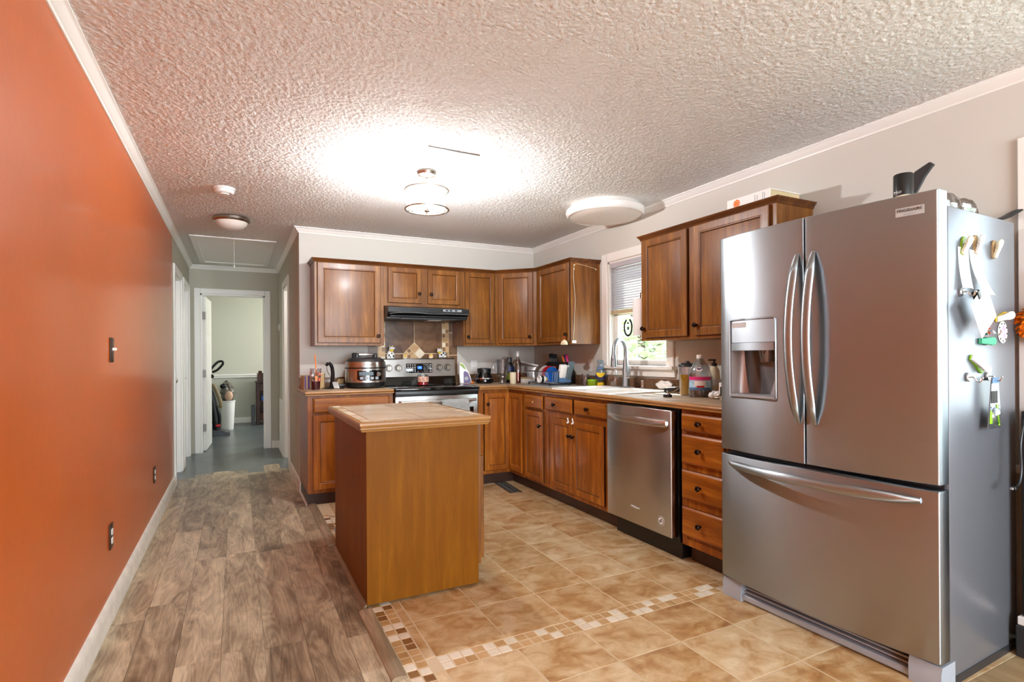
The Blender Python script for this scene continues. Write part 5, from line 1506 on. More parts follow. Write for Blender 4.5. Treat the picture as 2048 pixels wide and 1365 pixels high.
# ------------------------------------------------------------------ on the long worktop, left to right
t = put('treat_bag', 'white and purple pouch leaning on the wall right of the range', 'bag', 2.012, 4.995, -14)
bm = B(); prism(bm, [(-.055, 0), (.055, 0), (.058, .04), (.030, .115), (-.020, .198), (-.050, .212), (-.062, .195), (-.06, .08)], -.022, .022, 'xz'); bmesh.ops.bevel(bm, geom=bm.edges[:], offset=.006, segments=2, affect='EDGES'); obj('pouch', bm, 'whitep', t)
bm = B(); prism(bm, [(-.018, .004), (.050, .004), (.052, .036), (.026, .105), (-.006, .125), (-.020, .11)], -.0232, -.0218, 'xz'); obj('purple_panel', bm, 'purple', t)
bm = B(); prism(bm, [(-.05, .20), (-.058, .185), (-.022, .15), (.006, .135), (.0, .15), (-.022, .19)], -.0232, -.0218, 'xz'); obj('printed_top', bm, 'olive', t)
bm = B(); lathe(bm, [(0, 0), (.020, 0), (.018, .002), (0, .002)], (.008, -.0232, .05), '-y', 20); obj('round_mark', bm, 'grey', t)
t = put('loose_cords', 'tangle of tan cord with an orange plug beside the pouch', 'cord', 2.108, 5.02)
bm = B(); tube(bm, smooth_path([(-.05, -.04, .004), (-.02, .0, .012), (.02, .03, .006), (.045, .0, .020), (.02, -.03, .006), (-.01, -.01, .018), (.03, .05, .05), (.05, .06, .08)]), .003, 6); obj('cord', bm, 'card', t)
bm = B(); box(bm, -.045, -.015, -.055, -.03, .0, .018, .005, 2); obj('plug', bm, 'orangep', t)
t = put('coffee_carafe', 'dark glass coffee carafe on the back counter', 'carafe', 2.172, 4.895)
bm = B(); lathe(bm, [(0, 0), (.070, 0), (.088, .012), (.090, .035), (.080, .07), (.066, .098), (.064, .104), (0, .104)], seg=40); obj('bowl', bm, 'blackg', t)
bm = B(); lathe(bm, [(.0905, .046), (.0885, .056), (.0865, .056), (.0885, .046)], seg=40); obj('band', bm, 'chrome', t)
bm = B(); lathe(bm, [(.064, .104), (.067, .106), (.070, .140), (.066, .148), (.03, .153), (0, .153)], seg=36); obj('collar', bm, 'black', t)
bm = B(); tube(bm, smooth_path([(.045, .05, .135), (.075, .09, .13), (.085, .105, .09), (.07, .07, .045)]), .008, 10, flat=(1, 1.6)); obj('handle', bm, 'black', t)
t = put('blender_jar', 'clear plastic blender jar beside the coffee carafe', 'blender jar', 2.31, 4.765, -50)
bm = B(); lathe(bm, [(.0, .004), (.036, .0), (.040, .0), (.042, .06), (.048, .075), (.062, .232), (.064, .236), (.060, .236), (.045, .08), (.0, .07)], seg=32); obj('jar', bm, 'cplast', t)
bm = B(); lathe(bm, [(0, .062), (.03, .062), (.03, .07), (.006, .075), (0, .09)], seg=16); obj('blade_hub', bm, 'chrome', t)
bm = B(); tube(bm, smooth_path([(-.058, 0, .215), (-.095, 0, .20), (-.095, 0, .13), (-.052, 0, .105)]), .006, 8, flat=(1, 1.5)); obj('handle', bm, 'cplast', t)
for k in range(6):
    a = k * PI / 3
    bm = B(); tube(bm, [(.0485 * math.cos(a), .0485 * math.sin(a), .08), (.0635 * math.cos(a), .0635 * math.sin(a), .23)], .002, 6); obj('jar_rib', bm, 'cplast', t)
t = put('dark_bottle', 'black squeeze bottle with a navy label near the counter corner', 'bottle', 2.465, 4.93)
bm = B(); lathe(bm, [(0, 0), (.048, 0), (.052, .006), (.052, .10), (.048, .115), (.050, .15), (.036, .19), (.026, .205), (0, .205)], seg=28); obj('body', bm, 'black', t)
bm = B(); lathe(bm, [(0, .205), (.027, .205), (.027, .25), (.022, .256), (0, .256)], seg=24); obj('cap', bm, 'dark', t)
bm = B(); lathe(bm, [(.0505, .118), (.0512, .118), (.049, .165), (.048, .165), (.0505, .118)], seg=28, a0=PI * 1.2, a1=PI * 1.75); obj('label', bm, 'navy', t)
bm = B(); lathe(bm, [(.0525, .03), (.0528, .03), (.0528, .095), (.0525, .095), (.0525, .03)], seg=28, a0=PI * 1.2, a1=PI * 1.6); obj('lower_label', bm, 'olive', t)
t = put('pillar_candle', 'cream pillar candle in front of the bottles', 'candle', 2.392, 4.70)
bm = B(); lathe(bm, [(0, 0), (.030, 0), (.0315, .003), (.0315, .107), (.029, .110), (.012, .108), (0, .106)], seg=30); obj('wax', bm, 'cream', t)
bm = B(); cyl(bm, (0, 0, .106), .0012, .012, seg=6); obj('wick', bm, 'black', t)
t = put('wine_bottle', 'clear bottle a third full of amber wine with a pale cap', 'bottle', 2.515, 4.835)
bm = B(); lathe(bm, [(0, .003), (.032, .003), (.032, .105), (0, .105)], seg=28); obj('wine', bm, 'redj', t)
bm = B(); lathe(bm, [(0, 0), (.033, 0), (.036, .004), (.036, .19), (.030, .215), (.0165, .24), (.0145, .27), (.0135, .27), (.0155, .24), (.028, .213), (.0345, .188), (.0345, .004), (0, .002)], seg=32); obj('bottle_glass', bm, 'rose', t)
bm = B(); lathe(bm, [(0, .262), (.0165, .262), (.0165, .312), (.014, .316), (0, .316)], seg=20); obj('cap', bm, 'whitep', t)
t = put('butter_dish', 'low white box with a tan lid between the wine bottle and the dish rack', 'box', 2.565, 4.735, 8)
bm = B(); box(bm, -.05, .05, -.04, .04, 0, .043, .003, 2); obj('dish', bm, 'whitep', t)
bm = B(); box(bm, -.052, .052, -.042, .042, .0435, .058, .005, 2); obj('lid', bm, 'card', t)
t = put('framed_board', 'pale framed glass board leaning in the counter corner', 'board', 2.64, 4.985, -38)
mx = Matrix.Rotation(math.radians(-14), 4, 'X') @ Matrix.Rotation(math.radians(14), 4, 'Y')
bm = B(); box(bm, -.12, .12, -.003, .003, .03, .185, mx=mx); obj('pane', bm, 'cplast', t)
bm = B(); box(bm, -.13, .13, -.005, .005, .180, .198, .002, 1, mx=mx); box(bm, -.13, .13, -.005, .005, .022, .034, .002, 1, mx=mx); box(bm, -.13, -.118, -.005, .005, .03, .19, .002, 1, mx=mx); box(bm, .118, .13, -.005, .005, .03, .19, .002, 1, mx=mx); obj('frame', bm, 'whitep', t, mx=Matrix.Translation((0, 0, .016)))

# knife block
t = put('knife_block', 'black knife block on the counter behind the dish rack', 'knife block', 2.765, 4.47, -90)
bm = B(); prism(bm, [(-.07, 0), (.07, 0), (.07, .12), (.0, .21), (-.07, .17)], -.175, .175, 'yz'); obj('block', bm, 'black', t)
KN = [(-.16, .03, .030, .13, 'black'), (-.132, .03, .028, .135, 'black'), (-.104, .03, .028, .13, 'black'), (-.076, .03, .028, .125, 'black'), (-.048, .03, .028, .125, 'black'),
      (.035, -.045, -.01, .10, 'green'), (.075, -.04, -.01, .10, 'coral'), (.085, .03, .02, .11, 'orangep'), (.118, .03, .02, .12, 'purple'), (.15, .03, .02, .12, 'pink')]
for x, y, ly, L, m in KN:
    zt = .12 + .09 * min(1, max(0, (.07 - y) / .14)) if False else (.165 if y > 0 else .185)
    k = put('kitchen_knife', {'green': 'lime green handled knife in the block', 'coral': 'coral handled knife in the block, beside the lime one', 'orangep': 'orange handled knife in the block', 'purple': 'purple handled knife in the block', 'pink': 'pink handled knife at the right end of the block',
                              'black': 'black handled knife in the left half of the knife block'}[m], 'knife', 2.765 + y, 4.47 - x, -90, Z0 + zt - .01, 'black handled knives in the block' if m == 'black' else 'coloured knives in the block')
    if m in ('green', 'coral'): k.location = (2.681, 4.47 - x, Z0 + .055); L = .11
    ln = 0 if m in ('green', 'coral') else 1
    q = smooth_path([(0, 0, .0), (.003, -.012 * ln, L * .35), (-.002, -.02 * ln, L * .7), (.002, -.03 * ln, L)], 4)
    bm = B(); tube(bm, q, [.011, .012, .0125, .0125, .012, .0115, .011, .0105, .011, .0115, .012, .0125, .0118][:len(q)], 10, flat=(.7, 1.2), side=(1, 0, 0)); obj('handle', bm, m, k)
    if m not in ('green', 'coral'):
        bm = B(); box(bm, -.0012, .0012, -.010, .010, -.02, .003); obj('blade', bm, 'chrome', k)
    else:
        bm = B(); box(bm, -.0012, .0012, .0, .014, -.045, .003); obj('blade', bm, 'chrome', k)

# dish rack
RX0, RX1, RY0, RY1, RZ0, RZ1 = 2.405, 2.655, 4.045, 4.470, .928, 1.043
t = thing('dish_rack', 'dark wire dish rack full of dishes on the counter left of the sink', 'dish rack', (RX0, RY0, 0))
w, l = RX1 - RX0, RY1 - RY0
for z, e in ((RZ1, 0), (RZ0 + .012, .022)):
    bm = B(); tube(bm, [(e, e, z), (w - e, e, z), (w - e, l - e, z), (e, l - e, z)], .0032, 6, True); obj('rim_wire' if e == 0 else 'base_wire', bm, 'dark', t)
wires = []
for k in range(17): y = .022 + (l - .044) * k / 16; wires.append([(0, y, RZ1), (.022, y, RZ0 + .012), (w - .022, y, RZ0 + .012), (w, y, RZ1)])
for k in range(1, 9): x = .022 + (w - .044) * k / 9; wires.append([(x, 0, RZ1), (x, .022, RZ0 + .012), (x, l - .022, RZ0 + .012), (x, l, RZ1)])
for p in wires: bm = B(); tube(bm, p, .0016, 5); obj('wire', bm, 'grey', t)
for x, y in ((.025, .025), (w - .025, .025), (.025, l - .025), (w - .025, l - .025)):
    bm = B(); cyl(bm, (x, y, CZ + .0058), .008, RZ0 + .012 - CZ - .006, seg=10); obj('foot', bm, 'black', t)
t = thing('drain_mat', 'thin dark drain board under the dish rack', 'mat', (RX0 - .02, RY0 - .03, CZ + .0004))
bm = B(); box(bm, 0, w + .04, 0, l + .05, 0, .005, .002, 1); obj('board', bm, 'grey', t)


def plate_up(name, label, y, r, m, lean, depth=.012, x=None, z=None):
    t = thing(name, label, 'plate' if name == 'plate' else 'bowl', (RX0 + w / 2 if x is None else x, y, RZ0 + .017), 0, 'dishes in the rack')
    bm = B(); lathe(bm, [(0, 0), (r * .55, 0), (r * .62, .002), (r, depth), (r, depth + .003), (r * .6, .006), (0, .004)], (0, 0, 0), '-y', 36)
    obj(name + '_body', bm, m, t, mx=Matrix.Translation((0, 0, r * .985)) @ Matrix.Rotation(math.radians(lean), 4, 'X')); return t


m_plum = mat('pale_rose_glaze', '#d9b3bb', .3); m_tan = mat('taupe_glaze', '#9c8b7c', .3); m_wht = mat('white_glaze', '#e4e2e0', .25)
plate_up('bowl', 'taupe bowl standing at the left end of the dish rack', 4.425, .083, m_tan, 4, .05)
plate_up('bowl', 'white bowl second from the left end of the dish rack', 4.362, .072, m_wht, 4, .035)
plate_up('plate', 'white plate standing in the dish rack behind the rose one', 4.318, .074, m_wht, 4)
plate_up('plate', 'rose pink plate standing in the dish rack', 4.288, .072, m_plum, 4)
plate_up('plate', 'red rimmed plate standing in the dish rack', 4.262, .074, 'red', 4)
plate_up('plate', 'blue plate standing in the middle of the dish rack', 4.215, .070, 'blue', 4)
t = thing('patterned_cup', 'yellow and black patterned cup lying in the dish rack', 'cup', (RX0 + .055, 4.160, RZ0 + .017), 0)
bm = B(); lathe(bm, [(0, 0), (.028, 0), (.031, .06), (.029, .06), (.026, .004), (0, .004)], (.03, 0, .0315), 'x', 24, mx=Matrix.Rotation(PI, 4, 'Z')); obj('cup_body', bm, 'whitep', t)
bm = B(); lathe(bm, [(.0312, .02), (.0318, .045), (.0310, .045), (.0304, .02), (.0312, .02)], (.03, 0, .0315), 'x', 24, mx=Matrix.Rotation(PI, 4, 'Z')); obj('black_band', bm, 'black', t)
bm = B(); ball(bm, (-.018, 0, .0315), .022, .5, 1, .8, 16); obj('yellow_inside', bm, 'yellow', t)
t = thing('utensil_caddy', 'speckled blue utensil caddy at the right end of the dish rack', 'caddy', (RX0 + .172, 4.095, RZ0 + .016), 0)
bm = B()
for a, b, c_, d in ((-.065, .065, -.042, -.039), (-.065, .065, .039, .042), (-.065, -.062, -.042, .042), (.062, .065, -.042, .042)): box(bm, a, b, c_, d, 0, .098)
box(bm, -.065, .065, -.042, .042, 0, .003); obj('caddy_body', bm, 'bluec', t)
t = thing('plastic_container', 'white plastic container tilted in the blue caddy', 'container', (RX0 + .146, 4.093, RZ0 + .020), 0)
bm = B(); box(bm, -.034, .036, -.026, .012, 0, .165, .008, 2, mx=Matrix.Rotation(math.radians(18), 4, 'X')); obj('tub', bm, 'whitep', t)
t = thing('plastic_container', 'slate grey box tilted at the dish rack end, behind the white container', 'container', (RX0 + .210, 4.085, RZ0 + .019), 0)
bm = B(); box(bm, -.025, .022, -.022, .014, .0, .20, .006, 2, mx=Matrix.Rotation(math.radians(24), 4, 'X')); o = obj('box_body', bm, 'greyb', t)
bm = B(); box(bm, -.0265, -.0245, -.012, .006, .150, .166, mx=Matrix.Rotation(math.radians(24), 4, 'X')); obj('white_sticker', bm, 'whitep', t)

t = put('glass_jar', 'empty clear jar between the dish rack and the green tub', 'jar', 2.76, 4.005)
bm = B(); lathe(bm, [(0, 0), (.034, 0), (.036, .004), (.036, .10), (.034, .104), (.033, .10), (.033, .006), (0, .003)], seg=28); obj('jar_body', bm, 'cplast', t)
t = put('green_tub', 'small green tub left of the dish soap', 'tub', 2.775, 3.915)
bm = B(); lathe(bm, [(0, 0), (.044, 0), (.046, .004), (.046, .046), (0, .046)], seg=32); obj('tub', bm, 'olive', t)
bm = B(); lathe(bm, [(0, .046), (.0475, .046), (.0475, .056), (.045, .058), (0, .058)], seg=32); obj('lid', bm, 'green', t)
t = put('dish_soap', 'upside down clear dish soap bottle with a yellow and navy label', 'bottle', 2.795, 3.828, -38)
bm = B(); lathe(bm, [(0, 0), (.028, 0), (.030, .003), (.028, .035), (0, .035)], seg=24, sy=.7); obj('yellow_cap', bm, 'yellow', t)
bm = B(); lathe(bm, [(.024, .035), (.041, .07), (.043, .10), (.036, .15), (.026, .19), (.028, .224), (.022, .230), (0, .231)], seg=28, sy=.62); obj('clear_body', bm, clear('pale_blue_soap', '#cfe4f2', .12), t)
def wrap(bm, z0, z1, a0, a1, prof):
    n = 14; V = []
    for k in range(n + 1):
        a = a0 + (a1 - a0) * k / n
        V.append([bm.verts.new((prof(z) * math.cos(a), prof(z) * .62 * math.sin(a), z)) for z in (z0(k / n), (z0(k / n) + z1(k / n)) / 2, z1(k / n))])
    for p, q in zip(V, V[1:]):
        for j in range(2): bm.faces.new((p[j], q[j], q[j + 1], p[j + 1]))
sp_ = lambda z: .0415 + .0025 * math.sin((z - .07) / .03) + .0012 if z < .10 else .0442 - (z - .10) * .14
bm = B(); wrap(bm, lambda u: .062, lambda u: .118, PI * 1.02, PI * 1.98, lambda z: sp_(max(z, .07)) - max(0, .07 - z) * .4); obj('navy_label', bm, 'navy', t, 60)
bm = B(); wrap(bm, lambda u: .118 - .038 * math.sin(PI * u), lambda u: .119, PI * 1.12, PI * 1.88, lambda z: sp_(z) + .0006); obj('yellow_label', bm, 'yellow', t, 60)
bm = B(); wrap(bm, lambda u: .150, lambda u: .162 + .006 * math.sin(PI * u), PI * 1.25, PI * 1.75, lambda z: sp_(z) + .0008); obj('blue_crest', bm, 'bluec', t, 60)

# sink, faucet, things at the sink
t = thing('kitchen_sink', 'white double bowl drop-in sink under the window', 'sink', ((SX0 + SX1) / 2, (SY0 + SY1) / 2, CZ))
hx, hy = (SX1 - SX0) / 2 + .012, (SY1 - SY0) / 2 + .012
bm = B()


def rr3(x0, x1, y0, y1, r, z): return [bm.verts.new((a, b, z)) for a, b in rrect(x0, x1, y0, y1, r, 5)]


def bridge(a, b):
    n = len(a)
    for k in range(n): bm.faces.new((a[k], a[(k + 1) % n], b[(k + 1) % n], b[k]))


o0 = rr3(-hx, hx, -hy, hy, .04, .0005); o1 = rr3(-hx + .002, hx - .002, -hy + .002, hy - .002, .04, .009); o2 = rr3(-hx + .012, hx - .012, -hy + .012, hy - .012, .036, .014)
bridge(o0, o1); bridge(o1, o2)
bowls = [(-hx + .03, hx - .105, -hy + .035, -.018), (-hx + .03, hx - .105, .018, hy - .035)]
# deck as a filled face with two holes
edges = []
for ring in [o2]: edges += [bm.edges.get((ring[k], ring[(k + 1) % len(ring)])) for k in range(len(ring))]
for (a, b, c_, d) in bowls:
    r0 = rr3(a, b, c_, d, .05, .014); r1 = rr3(a + .008, b - .008, c_ + .008, d - .008, .05, .004); r2 = rr3(a + .02, b - .02, c_ + .02, d - .02, .05, -.16)
    bridge(r0, r1); bridge(r1, r2); bm.faces.new(r2)
    edges += [bm.edges.get((r0[k], r0[(k + 1) % len(r0)])) for k in range(len(r0))]
bmesh.ops.triangle_fill(bm, use_beauty=True, edges=edges)
obj('basin', bm, 'enamel', t, 50)
for y in (-.2, .2):
    bm = B(); lathe(bm, [(0, 0), (.04, 0), (.042, .003), (.02, .004), (0, .002)], (-.04, y, -.159), seg=24); obj('drain', bm, 'chrome', t)
FZ = CZ + .0145
t = thing('faucet', 'brushed steel gooseneck pull-down faucet behind the sink', 'faucet', (2.742, 3.42, FZ))
dx, dy = -.925, -.38
bm = B(); lathe(bm, [(0, 0), (.030, 0), (.030, .006), (0, .008)], seg=28, sx=1, sy=3.6); obj('deck_plate', bm, 'steelv', t)
bm = B(); lathe(bm, [(.029, .004), (.027, .02), (.027, .07), (.026, .13), (.020, .20), (.0165, .23)], seg=28); obj('body', bm, 'steelv', t)
arc = [(0, 0, .22), (0, 0, .27)] + [(dx * (.092 - .092 * math.cos(a)), dy * (.092 - .092 * math.cos(a)), .285 + .092 * math.sin(a)) for a in [k * PI / 10 for k in range(11)]] + [(dx * .186, dy * .186, .255)]
bm = B(); tube(bm, smooth_path(arc, 4), .0155, 14); obj('gooseneck', bm, 'steelv', t)
bm = B(); mxh = Matrix.Translation((dx * .186, dy * .186, .262)); lathe(bm, [(0, 0), (.0165, 0), (.021, -.03), (.0245, -.085), (.022, -.098), (0, -.098)], seg=22, mx=mxh); sh = obj('spray_head', bm, 'steelv', t)
bm = B(); box(bm, -.004, .004, -.022, -.014, -.06, -.035, .002, 1, mx=mxh @ Matrix.Rotation(math.radians(-60), 4, 'Z')); obj('spray_button', bm, 'black', sh)
bm = B(); cyl(bm, (0, -.024, .085), .017, .03, '-y', 20, bev=.003); tube(bm, [(0, -.045, .088), (-.02, -.075, .125), (-.03, -.095, .15)], [.0075, .006, .005], 10, flat=(1.3, .7)); obj('lever', bm, 'chrome', t)
t = thing('soap_pump', 'short steel soap dispenser stub on the sink deck', 'dispenser', (2.752, 3.235, FZ))
bm = B(); lathe(bm, [(0, 0), (.02, 0), (.02, .004), (.013, .008), (.013, .058), (.011, .062), (0, .063)], seg=22); obj('stub', bm, 'nickel', t)
t = thing('spray_bottle', 'clear plastic bottle standing on the sink deck left of the faucet', 'bottle', (2.752, 3.575, FZ))
bm = B(); lathe(bm, [(0, 0), (.034, 0), (.036, .004), (.036, .09), (.022, .125), (.012, .135), (.012, .150), (0, .150)], seg=26); obj('bottle_body', bm, 'cplast', t)
bm = B(); lathe(bm, [(0, .15), (.013, .15), (.013, .168), (.005, .172), (.004, .185), (0, .186)], seg=16); obj('cap', bm, 'whitep', t)
t = put('white_pouch', 'crumpled white plastic pouch on the counter right of the faucet', 'pouch', 2.812, 3.06, 0, CZ + .0147)
bm = B()
def pf(u, v):
    a = 2 * PI * v; L = (u - .5) * .17; r = (math.sin(PI * min(.96, max(.04, u)))) ** .5 * (1 + .12 * math.sin(13 * u + 3 * a) + .08 * math.sin(7 * a))
    return Vector((.032 * r * math.cos(a), L, max(.0, .031 + .034 * r * math.sin(a))))
grid(bm, pf, 22, 18); obj('film', bm, 'whitep', t, 30)
t = put('small_gadget', 'small black gadget with a looped tan cord on the counter', 'gadget', 2.735, 2.89, 18)
bm = B(); box(bm, -.022, .022, -.06, .06, .0, .035, .006, 2, mx=Matrix.Rotation(math.radians(-6), 4, 'X') @ Matrix.Translation((0, 0, .006))); obj('case', bm, 'black', t)
bm = B(); tube(bm, smooth_path([(-.02, .02, .004), (-.035, -.02, .012), (-.03, -.055, .035), (-.005, -.05, .045), (.0, .0, .046)]), .002, 6); obj('cord_loop', bm, 'card', t)
t = put('sink_stopper', 'black and chrome sink stopper on the counter edge', 'stopper', 2.44, 2.63)
bm = B(); lathe(bm, [(0, 0), (.026, 0), (.028, .004), (.026, .016), (.018, .018), (0, .018)], seg=24); obj('rubber', bm, 'black', t)
bm = B(); lathe(bm, [(0, .018), (.020, .018), (.018, .022), (.004, .024), (.004, .034), (.007, .038), (0, .041)], seg=20); obj('knob_top', bm, 'chrome', t)
t = put('butter_knife', 'thin table knife lying on the counter beside the stopper', 'knife', 2.40, 2.755, 96)
bm = B(); prism(bm, [(-.07, -.003), (.0, -.003), (.05, -.005), (.065, .0), (.05, .005), (.0, .003), (-.07, .003)], .0, .003); obj('knife_body', bm, 'chrome', t)

t = put('juice_pitcher', 'clear pitcher of yellow juice with a dark lid', 'pitcher', 2.69, 2.712)
bm = B(); lathe(bm, [(0, .004), (.046, .004), (.050, .135), (0, .135)], seg=32); obj('yellow_juice', bm, 'juice', t)
bm = B(); lathe(bm, [(0, 0), (.048, 0), (.049, .003), (.056, .19), (.053, .19), (.047, .005), (0, .002)], seg=36); obj('pitcher_wall', bm, 'cplast', t)
bm = B(); lathe(bm, [(0, .188), (.058, .188), (.060, .192), (.058, .202), (.046, .208), (.042, .214), (0, .216)], seg=36); box(bm, -.012, .012, -.075, -.03, .196, .214, .005, 2); lathe(bm, [(0, .214), (.018, .214), (.015, .226), (0, .228)], seg=20); obj('lid', bm, 'dark', t)
t = put('juice_jug', 'big clear juice jug with a pink and blue label and dark juice inside', 'bottle', 2.625, 2.535, -28)
bm = B(); lathe(bm, [(0, .002), (.064, .002), (.069, .012), (.070, .050), (0, .050)], seg=36, sy=.85); obj('dark_juice', bm, 'cran', t)
bm = B(); lathe(bm, [(0, 0), (.066, 0), (.072, .010), (.072, .135), (.068, .15), (.060, .18), (.040, .215), (.021, .235), (.019, .25), (.018, .25), (.02, .233), (.038, .213), (.058, .178), (.0705, .134), (.0705, .01), (0, .001)], seg=36, sy=.85); obj('jug_wall', bm, 'cplast', t)
bm = B(); lathe(bm, [(0, .245), (.0225, .245), (.0225, .265), (.020, .268), (0, .268)], seg=24); obj('cap', bm, 'whitep', t)
def band(m, z0, z1, a0, a1, nm, e=.0008):
    bm = B(); lathe(bm, [(.0722 + e, z0), (.0722 + e, z1)], seg=24, sy=.85, a0=PI * a0, a1=PI * a1); return obj(nm, bm, m, t, 60)
m_lab = mat('label_pale_blue', '#a8d4e8', .4, var=.25, vscale=50)
band(m_lab, .046, .130, 1.05, 2.1, 'front_label'); band('pink', .108, .130, 1.05, 1.75, 'label_pink_band', .0014); band('bluec', .046, .062, 1.05, 1.75, 'label_blue_band', .0014); band('paper', .070, .104, 1.25, 1.55, 'label_white_patch', .0014); band('red', .062, .074, 1.32, 1.52, 'label_berries', .002); band('grey', .047, .129, 1.76, 2.1, 'back_label', .0016)
mxl = Matrix.Translation((-.022, -.0495, .178)) @ Matrix.Rotation(-.42, 4, 'Z') @ Matrix.Rotation(-.30, 4, 'X')
bm = B(); lathe(bm, [(0, 0), (.021, 0), (.020, .002), (0, .0022)], (0, 0, 0), '-y', 28, 1, .8, mx=mxl); lg = obj('oval_logo', bm, 'paper', t)
bm = B(); lathe(bm, [(.0165, .0015), (.0195, .0015), (.0195, .0028), (.0165, .0028)], (0, 0, 0), '-y', 28, 1, .8, mx=mxl, a0=0, a1=PI); obj('logo_ring', bm, 'navy', lg)
bm = B(); prism(bm, [(-.014, .003), (-.008, .008), (-.003, .002), (.004, .006), (.008, .003), (.012, .009), (.015, .002), (.006, -.005), (-.004, -.006), (-.011, -.002)], -.0032, -.002, 'xz', mx=mxl); obj('logo_wave', bm, 'navy', lg)
t = put('lotion_bottle', 'cream lotion bottle with a black pump beside the juice jug', 'bottle', 2.775, 2.560, -20)
bm = B(); lathe(bm, [(0, 0), (.036, 0), (.039, .004), (.040, .12), (.034, .165), (.020, .19), (.014, .196), (0, .196)], seg=30, sy=.75); obj('bottle_body', bm, 'cream', t)
bm = B(); lathe(bm, [(0, .194), (.017, .194), (.017, .214), (.006, .216), (.006, .232), (0, .232)], seg=20); box(bm, -.040, .012, -.008, .008, .228, .238, .003, 1); obj('pump', bm, 'black', t)
bm = B(); lathe(bm, [(.0405, .07), (.0409, .07), (.0409, .11), (.0405, .11), (.0405, .07)], seg=24, sy=.75, a0=PI * 1.1, a1=PI * 1.7); obj('label', bm, 'whitep', t)
t = put('crumpled_paper', 'crumpled white paper at the counter end near the refrigerator', 'paper', 2.59, 2.375)
bm = B()
rn = random.Random(5); bmesh.ops.create_icosphere(bm, subdivisions=3, radius=.04)
for v in bm.verts: v.co *= .78 + .4 * rn.random(); v.co.z = max(-.022, v.co.z * .62)
bmesh.ops.translate(bm, vec=(0, 0, .0225), verts=bm.verts); obj('wad', bm, 'paper', t, 0)
t = put('white_carton', 'upright white carton with a black window at the counter end', 'box', 2.62, 2.315)
bm = B(); box(bm, -.04, .04, -.032, .032, 0, .10, .003, 1); obj('carton', bm, 'whitep', t)
bm = B(); box(bm, -.0412, -.0398, -.02, .02, .02, .075); obj('black_window', bm, 'black', t)

# hanging things at the wall cabinets
t = thing('paper_towel_roll', 'white paper towel roll hung upright on the cabinet side by the window', 'paper towel', (2.610, 3.083, 1.325))
bm = B(); lathe(bm, [(.02, 0), (.054, 0), (.056, .003), (.056, .262), (.054, .265), (.02, .265)], seg=36); obj('roll', bm, 'paper', t)
bm = B(); tube(bm, [(0, -.06, .32), (0, -.02, .32), (0, 0, .305), (0, 0, -.012)], .005, 8); cyl(bm, (0, 0, -.018), .022, .006, seg=18); obj('holder_rod', bm, 'nickel', t)
t = thing('seashell', 'white seashell hanging by a red string from the corner cabinet knob', 'shell', (xu - .052, 3.967, 1.276))
bm = B(); lathe(bm, [(0, 0), (.043, .0), (.046, .008), (.036, .028), (.016, .042), (0, .046)], seg=30, sy=.5)
for k, v in enumerate(bm.verts): v.co.x *= 1 + .03 * math.sin(9 * math.atan2(v.co.z, v.co.x + 1e-5))
obj('shell_body', bm, 'cream', t, mx=Matrix.Rotation(PI / 2, 4, 'Z'))
bm = B(); tube(bm, [(.003, -.003, .045), (.004, -.004, .092), (.009, .0, .098), (.004, .004, .092), (-.002, .002, .045)], .0014, 6); obj('red_string', bm, 'red', t)
t = thing('light_string', 'thin white wire string draped over the end of the window cabinet', 'string', (2.59, 3.9315, 1.29))
bm = B(); tube(bm, smooth_path([(.235, -.004, .655), (.17, -.004, .668), (.10, -.004, .680), (.03, -.004, .685), (.006, -.004, .66), (.0, -.004, .58), (.008, -.004, .47), (.016, -.004, .36), (.008, -.004, .24), (.0, -.004, .1), (-.005, -.004, .02)]), .0016, 6); obj('wire', bm, 'cream', t)
for x, z in ((.235, .65), (.006, .675), (.004, .64)):
    bm = B(); ball(bm, (x, -.006, z), .006, seg=8); obj('bulb', bm, 'cream', t)
bm = B(); box(bm, -.022, .02, -.014, -.001, .0, .024, .003, 1); obj('white_plug', bm, 'whitep', t)

# ------------------------------------------------------------------ the far room
t = thing('vacuum_cleaner', 'dark upright vacuum cleaner behind the open hall door', 'vacuum cleaner', (-.40, 9.47, 0), 0)
bm = B(); prism(bm, [(-.16, 0), (.30, 0), (.29, .035), (.16, .085), (.0, .105), (-.16, .10)], -.15, .15, 'xz'); bmesh.ops.bevel(bm, geom=bm.edges[:], offset=.012, segments=2, affect='EDGES'); obj('nozzle', bm, 'black', t)
bm = B(); tube(bm, smooth_path([(.12, 0, .08), (.10, 0, .25), (.07, 0, .48), (.03, 0, .70), (.02, 0, .80)]), [.06, .06, .062, .065, .068, .07, .07, .07, .07, .07, .07, .068, .066, .064, .062, .06, .058, .055, .05, .045, .04, .036, .03, .028, .026], 12, flat=(.8, 1)); obj('spine', bm, 'dark', t)
bm = B(); lathe(bm, [(0, .20), (.085, .20), (.09, .22), (.085, .52), (.07, .54), (0, .54)], (-.03, -.07, 0), seg=24); obj('dust_tank', bm, 'tank', t)
bm = B(); lathe(bm, [(.0865, .42), (.088, .42), (.087, .47), (.0855, .47)], (-.03, -.07, 0), seg=24); obj('tank_band', bm, 'olive', t)
bm = B(); lathe(bm, [(0, .545), (.075, .545), (.07, .62), (.05, .64), (0, .64)], (-.03, -.07, 0), seg=24); obj('blue_cap', bm, 'blue', t)
bm = B(); lathe(bm, [(0, .11), (.08, .11), (.085, .13), (.085, .19), (0, .19)], (-.02, -.07, 0), seg=24); obj('motor_housing', bm, 'navy', t)
bm = B(); tube(bm, smooth_path([(.04, -.03, .78), (.09, -.05, .74), (.15, -.05, .58), (.175, -.05, .46), (.14, -.04, .42)]), .026, 10); obj('hose', bm, 'beigep', t)
